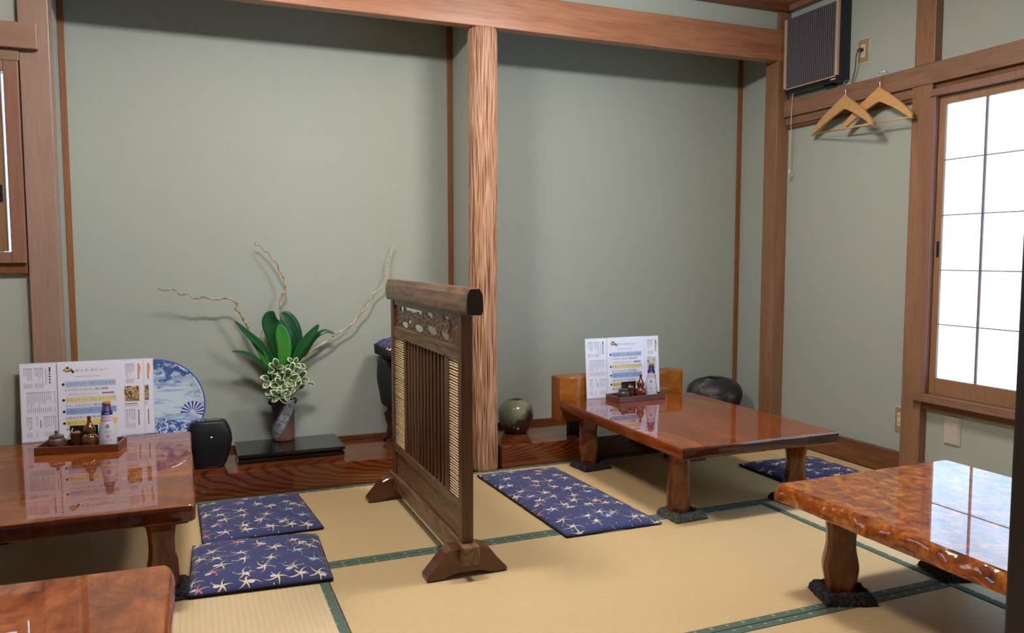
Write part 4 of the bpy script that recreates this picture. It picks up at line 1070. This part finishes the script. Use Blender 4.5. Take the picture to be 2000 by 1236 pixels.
# ------------------------------------------------------------------ condiment trays
def tray(label, x, y, z, rot, w_=.272, d_=.125, h_=.026):
    o = thing('condiment_tray', label, 'tray', (x, y, z+.0006), rot); t_ = .007
    boxo('bottom', (-w_/2+t_, w_/2-t_, -d_/2+t_, d_/2-t_, 0, .006), M['tray'], o, .0005)
    for b in ((-w_/2, w_/2, -d_/2, -d_/2+t_, 0, h_), (-w_/2, w_/2, d_/2-t_, d_/2, 0, h_), (-w_/2, -w_/2+t_, -d_/2+t_, d_/2-t_, 0, h_), (w_/2-t_, w_/2, -d_/2+t_, d_/2-t_, 0, h_)): boxo('side', b, M['tray'], o, .0012)
    return o
def lo(name, prof, mat, par, n=5, seg=32, xy=(0, 0)):
    bm = bmesh.new(); lathe(bm, smoothprof(prof, n) if n > 1 else prof, seg, xy); return fin(name, bm, mat, par, True)
def pot(label, x, y, z, mat):
    o = thing('mustard_pot', label, 'pot', (x, y, z))
    lo('body', [(0, 0), (.021, 0), (.026, .005), (.0305, .019), (.029, .033), (.0235, .040), (.0250, .044), (.022, .045), (0, .044)], mat, o)
    lid = lo('lid', [(.0230, .0452), (.0225, .048), (.013, .051), (.006, .053), (.0045, .056), (.0062, .061), (.005, .065), (0, .066)], mat, o)
    return o
def cup(label, x, y, z, sticks, hgt=.048):
    o = thing('toothpick_cup', label, 'cup', (x, y, z))
    lo('body', [(0, 0), (.015, 0), (.018, .004), (.0195, .02), (.0185, .036), (.0190, hgt-.004), (.0195, hgt), (.017, hgt), (.016, hgt-.004), (.0150, .01), (0, .008)], M['cup_brown'], o, 4, 24)
    bm = bmesh.new(); rnd = random.Random(3)
    for k in range(34):
        a, r_ = rnd.uniform(0, 2*PI), .0125*math.sqrt(rnd.random()); xx, yy_ = r_*math.cos(a), r_*math.sin(a)
        tube(bm, [(xx*.6, yy_*.6, .010), (xx*1.05, yy_*1.05, .056+rnd.uniform(-.003, .002))], .0012, 5)
    for k in range(sticks):
        a = rnd.uniform(-1, 1); tube(bm, [(-.004*k, -.003, .012), (-.012+.026*a, -.008, .068)], .0013, 5)
    tp = fin('toothpicks', bm, M['pick'], o); tp['kind'] = 'stuff'; return o
def gourd(label, x, y, z, mat, k=.82):
    o = thing('gourd_bottle', label, 'bottle', (x, y, z))
    lo('body', [(0, 0), (.020*k, 0), (.030*k, .008), (.035*k, .024), (.030*k, .040), (.0205*k, .048), (.0195*k, .052), (.0235*k, .060), (.0225*k, .072), (.014*k, .083), (.0085*k, .092), (.0075*k, .098), (0, .0985)], mat, o)
    lo('stopper', [(0, .0988), (.0062, .099), (.0055, .103), (.0072, .107), (.0062, .112), (0, .114)], mat, o, 4, 20); return o
def soy(label, x, y, z):
    o = thing('sauce_bottle', label, 'bottle', (x, y, z))
    lo('body', [(0, 0), (.026, 0), (.0300, .004), (.0312, .014), (.0308, .030), (.0285, .055), (.0245, .080), (.0210, .096), (.0190, .108), (.0180, .116), (0, .116)], M['bottle'], o, 5, 48)
    lo('neck_band', [(.0180, .1165), (.0188, .117), (.0182, .128), (.0172, .1285), (0, .1285)], M['navy'], o, 1, 40)
    lo('cap', [(0, .129), (.0168, .129), (.0168, .132), (.0150, .1325), (.0138, .150), (0, .1505)], M['navy'], o, 1, 36)
    lo('spout_cap', [(0, .1508), (.0136, .1508), (.0130, .162), (.0118, .164), (0, .164)], M['cap_gold'], o, 1, 36)
    for a, b in ((.096, .1005), (.1045, .108)):
        lo('pink_ring', [(.0216-(a-.096)*.2, a), (.0219-(a-.096)*.2, (a+b)/2), (.0216-(b-.096)*.2, b)], M['pink'], o, 1, 40)
    # lettering wrapped on the body
    P_ = Print()
    ring = lambda u, v, ro, ri, m_: [P_.poly([(u+ro*math.cos(a), v+ro*math.sin(a)), (u+ro*math.cos(a2), v+ro*math.sin(a2)), (u+ri*math.cos(a2), v+ri*math.sin(a2)), (u+ri*math.cos(a), v+ri*math.sin(a))], m_) for a, a2 in [(2*PI*k/12, 2*PI*(k+1)/12) for k in range(12)]]
    ring(0, .077, .0068, .0052, M['ink']); P_.rect(-.0008, .0725, .0008, .0815, M['ink']); P_.rect(-.0035, .0762, .0035, .0778, M['ink'])
    P_.text('しぼりたて', 0, .0555, .0070, M['ink'], .028, cx=True); P_.text('生', 0, .0375, .0140, M['ink_red'], cx=True); P_.text('しょうゆ', 0, .0245, .0075, M['ink'], .025, cx=True)
    P_.text('いつでも', -.018, .0415, .0045, M['ink_soft'], .010, cx=True); P_.text('新鮮', .018, .0415, .0045, M['ink_soft'], .008, cx=True)
    P_.rect(-.022, .010, .022, .0107, M['pink']); P_.rect(-.014, .0895, .014, .0905, M['ink_soft'])
    prof = [(.004, .0304), (.014, .0315), (.030, .0311), (.055, .0288), (.080, .0248), (.096, .0213)]
    def rad(z_):
        for (a, ra), (b, rb) in zip(prof, prof[1:]):
            if z_ <= b: return ra+(rb-ra)*max(0, (z_-a))/(b-a)
        return .0213
    ang0 = math.atan2(-y, -x)
    def wrap(u, v, l): 
        r_ = rad(v)+.0004+l*.3; a = ang0+u/r_; return (r_*math.cos(a), r_*math.sin(a), v)
    P_.build('label_print', o, wrap)
    P2 = Print(); P2.text('いつでも', 0, .1395, .005, M['ink_soft'], .017, cx=True); P2.text('新鮮', 0, .1195, .006, M['paper'], .016, cx=True)
    def wrap2(u, v, l):
        r_ = (.0149 if v > .13 else .0189)+l*.3; a = ang0+u/r_; return (r_*math.cos(a), r_*math.sin(a), v)
    P2.build('neck_print', o, wrap2)
    return o
def card(label, x, y, z, rot, w_=.062, h_=.078):
    o = thing('black_card_stand', label, 'card', (x, y, z), rot)
    boxo('card', (-w_/2, w_/2, -.0015, .0015, 0, h_), M['black_card'], o, .001); boxo('foot', (-w_/2, w_/2, .0016, .012, 0, .004), M['black_card'], o, .0008)
def P_on(px, py, z): p = atz(px, py, z); return p.x, p.y
# left tray
ang = -.17
tx, ty = -.372, 3.190
tray('brown wooden condiment tray on the left table, turned slightly', tx, ty, .305, ang)
zt_ = .305+.0006+.0063
def inl(u, v): return tx+u*math.cos(ang)-v*math.sin(ang), ty+u*math.sin(ang)+v*math.cos(ang)
pot('brown lidded mustard pot at the left end of the left table tray', *inl(-.082, .0), zt_, M['pot_brown'])
sp_ = inl(-.060, -.0)
cup('dark toothpick cup between pot and gourd bottle, left table', *inl(-.022, .018), zt_, 0, .052)
gourd('olive-brown gourd-shaped bottle in the left table tray', *inl(.026, .004), zt_, M['gourd_olive'])
soy('white soy sauce bottle in the left table tray', *inl(.086, .004), zt_)
card('black card standing at the back of the left table tray', *inl(-.004, .046), zt_, ang, .095, .072)
bm = bmesh.new(); q = inl(-.052, -.012); tube(bm, [(q[0]-.0, q[1]+.052, zt_+.001), (q[0]+.0, q[1]+.046, zt_+.020), (q[0]+.022, q[1]+.044, zt_+.064)], [.0018, .0018, .0022], 6)
tag(fin('mustard_spoon', bm, M['pick'], None, True), 'small bamboo spoon sticking up beside the brown mustard pot', 'spoon')
# right tray
tx, ty, ang = 2.022, 3.325, .07
tray('reddish wooden condiment tray on the back right table', tx, ty, .300, ang, .272, .120)
zt_ = .300+.0006+.0063
def inr(u, v): return tx+u*math.cos(ang)-v*math.sin(ang), ty+u*math.sin(ang)+v*math.cos(ang)
pot('charcoal lidded mustard pot in the back right table tray', *inr(-.076, -.006), zt_, M['pot_grey'])
cup('dark toothpick cup with crossed picks, back right table', *inr(-.020, .016), zt_, 2, .050)
gourd('glossy red-brown gourd-shaped bottle in the right table tray', *inr(.028, -.002), zt_, M['gourd_red'])
soy('white soy sauce bottle in the back right table tray', *inr(.092, .0), zt_)
card('black card standing at the back of the right table tray', *inr(-.012, .044), zt_, ang, .085, .074)

# ------------------------------------------------------------------ right wall fittings
def heater():
    X = XR-.0008; d = .069; y0, y1, z0, z1 = 2.985, 3.366, 1.845, 2.228
    o = thing('wall_ventilator', 'black ribbed square ventilator high in the right corner', 'ventilator', (X, (y0+y1)/2, z0)); inv = Matrix.Translation(-o.location)
    def B(n_, b, m_, bev=.002, par=None): ob = boxo(n_, b, m_, par or o, bev); 
    def B(n_, b, m_, bev=.002):
        ob = boxo(n_, b, m_, o, bev); ob.matrix_parent_inverse = inv; return ob
    B('housing', (X-.060, X, y0, y1, z0, z1), M['housing'], .005)
    g0, g1 = y0+.026, y1-.018
    B('front_panel', (X-d, X-.0605, g0, g1, z0+.026, z1-.004), M['grille'], .002)
    B('end_strip', (X-d-.006, X-.0605, g0-.016, g0-.001, z0+.026, z1-.004), M['beige'], .001); B('end_strip', (X-d-.006, X-.0605, g1+.001, g1+.016, z0+.026, z1-.004), M['beige'], .001)
    B('bottom_lip', (X-d-.005, X-.0605, g0, g1, z0+.020, z0+.0255), M['beige'], .001)
    n = 26
    for i in range(n):
        y_ = g0+(i+.5)*(g1-g0)/n; B('rib', (X-d-.006, X-d-.0003, y_-.0013, y_+.0013, z0+.027, z1-.005), M['slat_metal'], .0006)
    B('maker_plate', (X-.0625, X-.0601, y0+.030, y0+.062, z0+.010, z0+.016), M['ivory'], .0005)
    B('cord_guide', (X-.030, X-.010, y0+.08, y0+.14, z0-.010, z0-.0003), M['housing'], .002)
    # pull cord and its shadow-casting knob
    p0 = Vector((2.943, 3.318, z0-.0003)); bm = bmesh.new(); tube(bm, [p0, p0+Vector((-.004, .001, -.10)), p0+Vector((-.006, .004, -.3)), (2.936, 3.322, 1.455)], .0022, 6)
    c = fin('pull_cord', bm, M['cord_white'], o, True); c.matrix_parent_inverse = inv
    bm = bmesh.new(); lathe(bm, [(0, 1.428), (.004, 1.430), (.006, 1.442), (.004, 1.454), (0, 1.4545)], 12, (2.936, 3.322)); c = fin('pull_knob', bm, M['ivory'], o, True); c.matrix_parent_inverse = inv
heater()
def plate_wall(name, label, y0, y1, z0, z1, mat, d=.006, inner=None, slots=True, xw=XR):
    o = thing(name, label, 'wall plate' if not slots else 'outlet', (xw, (y0+y1)/2, z0)); inv = Matrix.Translation(-o.location)
    def B(n_, b, m_, bev=.001): ob = boxo(n_, b, m_, o, bev); ob.matrix_parent_inverse = inv; return ob
    B('rim', (xw-d*.6, xw-.0004, y0, y1, z0, z1), M['ivory'], .001)
    B('cover', (xw-d, xw-d*.6-.0002, y0+.004, y1-.004, z0+.004, z1-.004), mat, .001)
    if slots:
        yc, zc_ = (y0+y1)/2, (z0+z1)/2
        B('socket', (xw-d-.002, xw-d-.0002, yc-.013, yc+.013, zc_-.030, zc_+.030), M['ivory'], .001)
        for zz in (zc_-.016, zc_+.016):
            for yy_ in (yc-.0055, yc+.0055): B('slot', (xw-d-.0026, xw-d-.0021, yy_-.0012, yy_+.0012, zz-.0045, zz+.0045), M['slot'], 0)
    return o
plate_wall('wall_outlet', 'beige outlet beside the ventilator with a brown plug in it', 2.868, 2.938, 1.910, 2.026, M['plate_gold'])
plate_wall('wall_outlet', 'beige outlet low on the right wall, above the skirting', 2.588, 2.652, .197, .315, M['plate_gold'])
plate_wall('blank_plate', 'blank off-white cover plate below the right window', 2.315, 2.392, .198, .317, M['cream'], .010, slots=False)
# plug and cord
bm = bmesh.new(); X = XR
tube(bm, [(X-.010, 2.905, 1.972), (X-.026, 2.905, 1.972), (X-.036, 2.907, 1.966)], [.009, .009, .006], 10)
pg = fin('power_plug', bm, M['cord_brown'], None, True); tag(pg, 'brown plug and cord hanging from the upper outlet', 'cord')
bm = bmesh.new(); tube(bm, smoothprof([(X-.036, 2.907, 1.9655), (X-.040, 2.912, 1.94), (X-.030, 2.925, 1.89), (X-.022, 2.945, 1.85), (X-.016, 2.955, 1.8240)], 5), .0028, 7); fin('cord', bm, M['cord_brown'], pg, True)
# coat hangers on the picture rail
def hanger(label, apex, ta, tb, hook):
    """apex: top of the wood; ta, tb: shoulder tips"""
    o = thing('coat_hanger', label, 'hanger', apex, 0); ax = Vector(apex)
    for tq in (ta, tb):
        tip = Vector(tq)-ax; P_ = smoothprof([(0, 0, -.012), tuple(tip*.22+Vector((0, 0, .006-.010))), tuple(tip*.55+Vector((0, 0, .004))), tuple(tip*.85+Vector((0, 0, .004))), tuple(tip)], 5)
        bm = bmesh.new(); rings = []; n = len(P_)
        for i, p in enumerate(P_):
            t = i/(n-1); hh_ = .0215*(1-t)**1.5+.0125+(.003*math.sin(PI*t)); th_ = .0062
            if t > .9: hh_ *= .8
            rings.append([(p.x-th_, p.y, p.z+hh_*.9), (p.x+th_, p.y, p.z+hh_*.9), (p.x+th_, p.y, p.z-hh_), (p.x-th_, p.y, p.z-hh_)])
        rings_mesh(bm, rings); es = [e for e in bm.edges if len(e.link_faces) == 2 and e.calc_face_angle(0) > .7]
        bmesh.ops.bevel(bm, geom=es, offset=.002, segments=2, affect='EDGES'); fin('shoulder', bm, M['hanger'], o, True).data.set_sharp_from_angle(angle=.7)
    bm = bmesh.new(); tube(bm, [(Vector(ta)-ax)*.97+Vector((0, 0, -.006)), (Vector(tb)-ax)*.97+Vector((0, 0, -.006))], .0042, 10); fin('bar', bm, M['hanger'], o, True)
    bm = bmesh.new(); hk = Vector(hook)-ax; tube(bm, smoothprof([(0, 0, .001), (0, 0, .030), (0, 0, hk.z-.03), (-.010, 0, hk.z-.012), (-.004, 0, hk.z+.004), (hk.x, hk.y, hk.z+.006), (hk.x+.012, hk.y, hk.z)], 5), .0016, 7); fin('hook', bm, M['chrome'], o, True)
hanger('beech coat hanger nearer the ventilator, turned away from the rail', atx(1651, 193, 2.905), atx(1586, 262, 2.955), atx(1705, 240, 2.850), (2.932, 2.925, 1.822))
hanger('beech coat hanger beside the window post, flat along the rail', atx(1718, 178, 2.922), atx(1647, 250, 2.930), atx(1783, 227, 2.918), (2.932, 2.712, 1.822))

# ------------------------------------------------------------------ ceiling lamps (above the view)
def lamp(label, x, y, w_, d_, z, m_):
    o = thing('ceiling_lamp', label, 'lamp', (x, y, z))
    boxo('cover', (-w_/2, w_/2, -d_/2, d_/2, -.055, -.006), M[m_], o, .008); boxo('body', (-w_/2+.03, w_/2-.03, -d_/2+.02, d_/2-.02, -.0055, ZC-.001-z), M['ivory'], o, .003)
lamp('lit box lamp on the ceiling over the left cushions', .22, 2.30, .34, .16, 2.22, 'lamp_main')
lamp('lit box lamp on the ceiling over the right tables', 1.55, 2.25, .34, .16, 2.22, 'lamp_side')
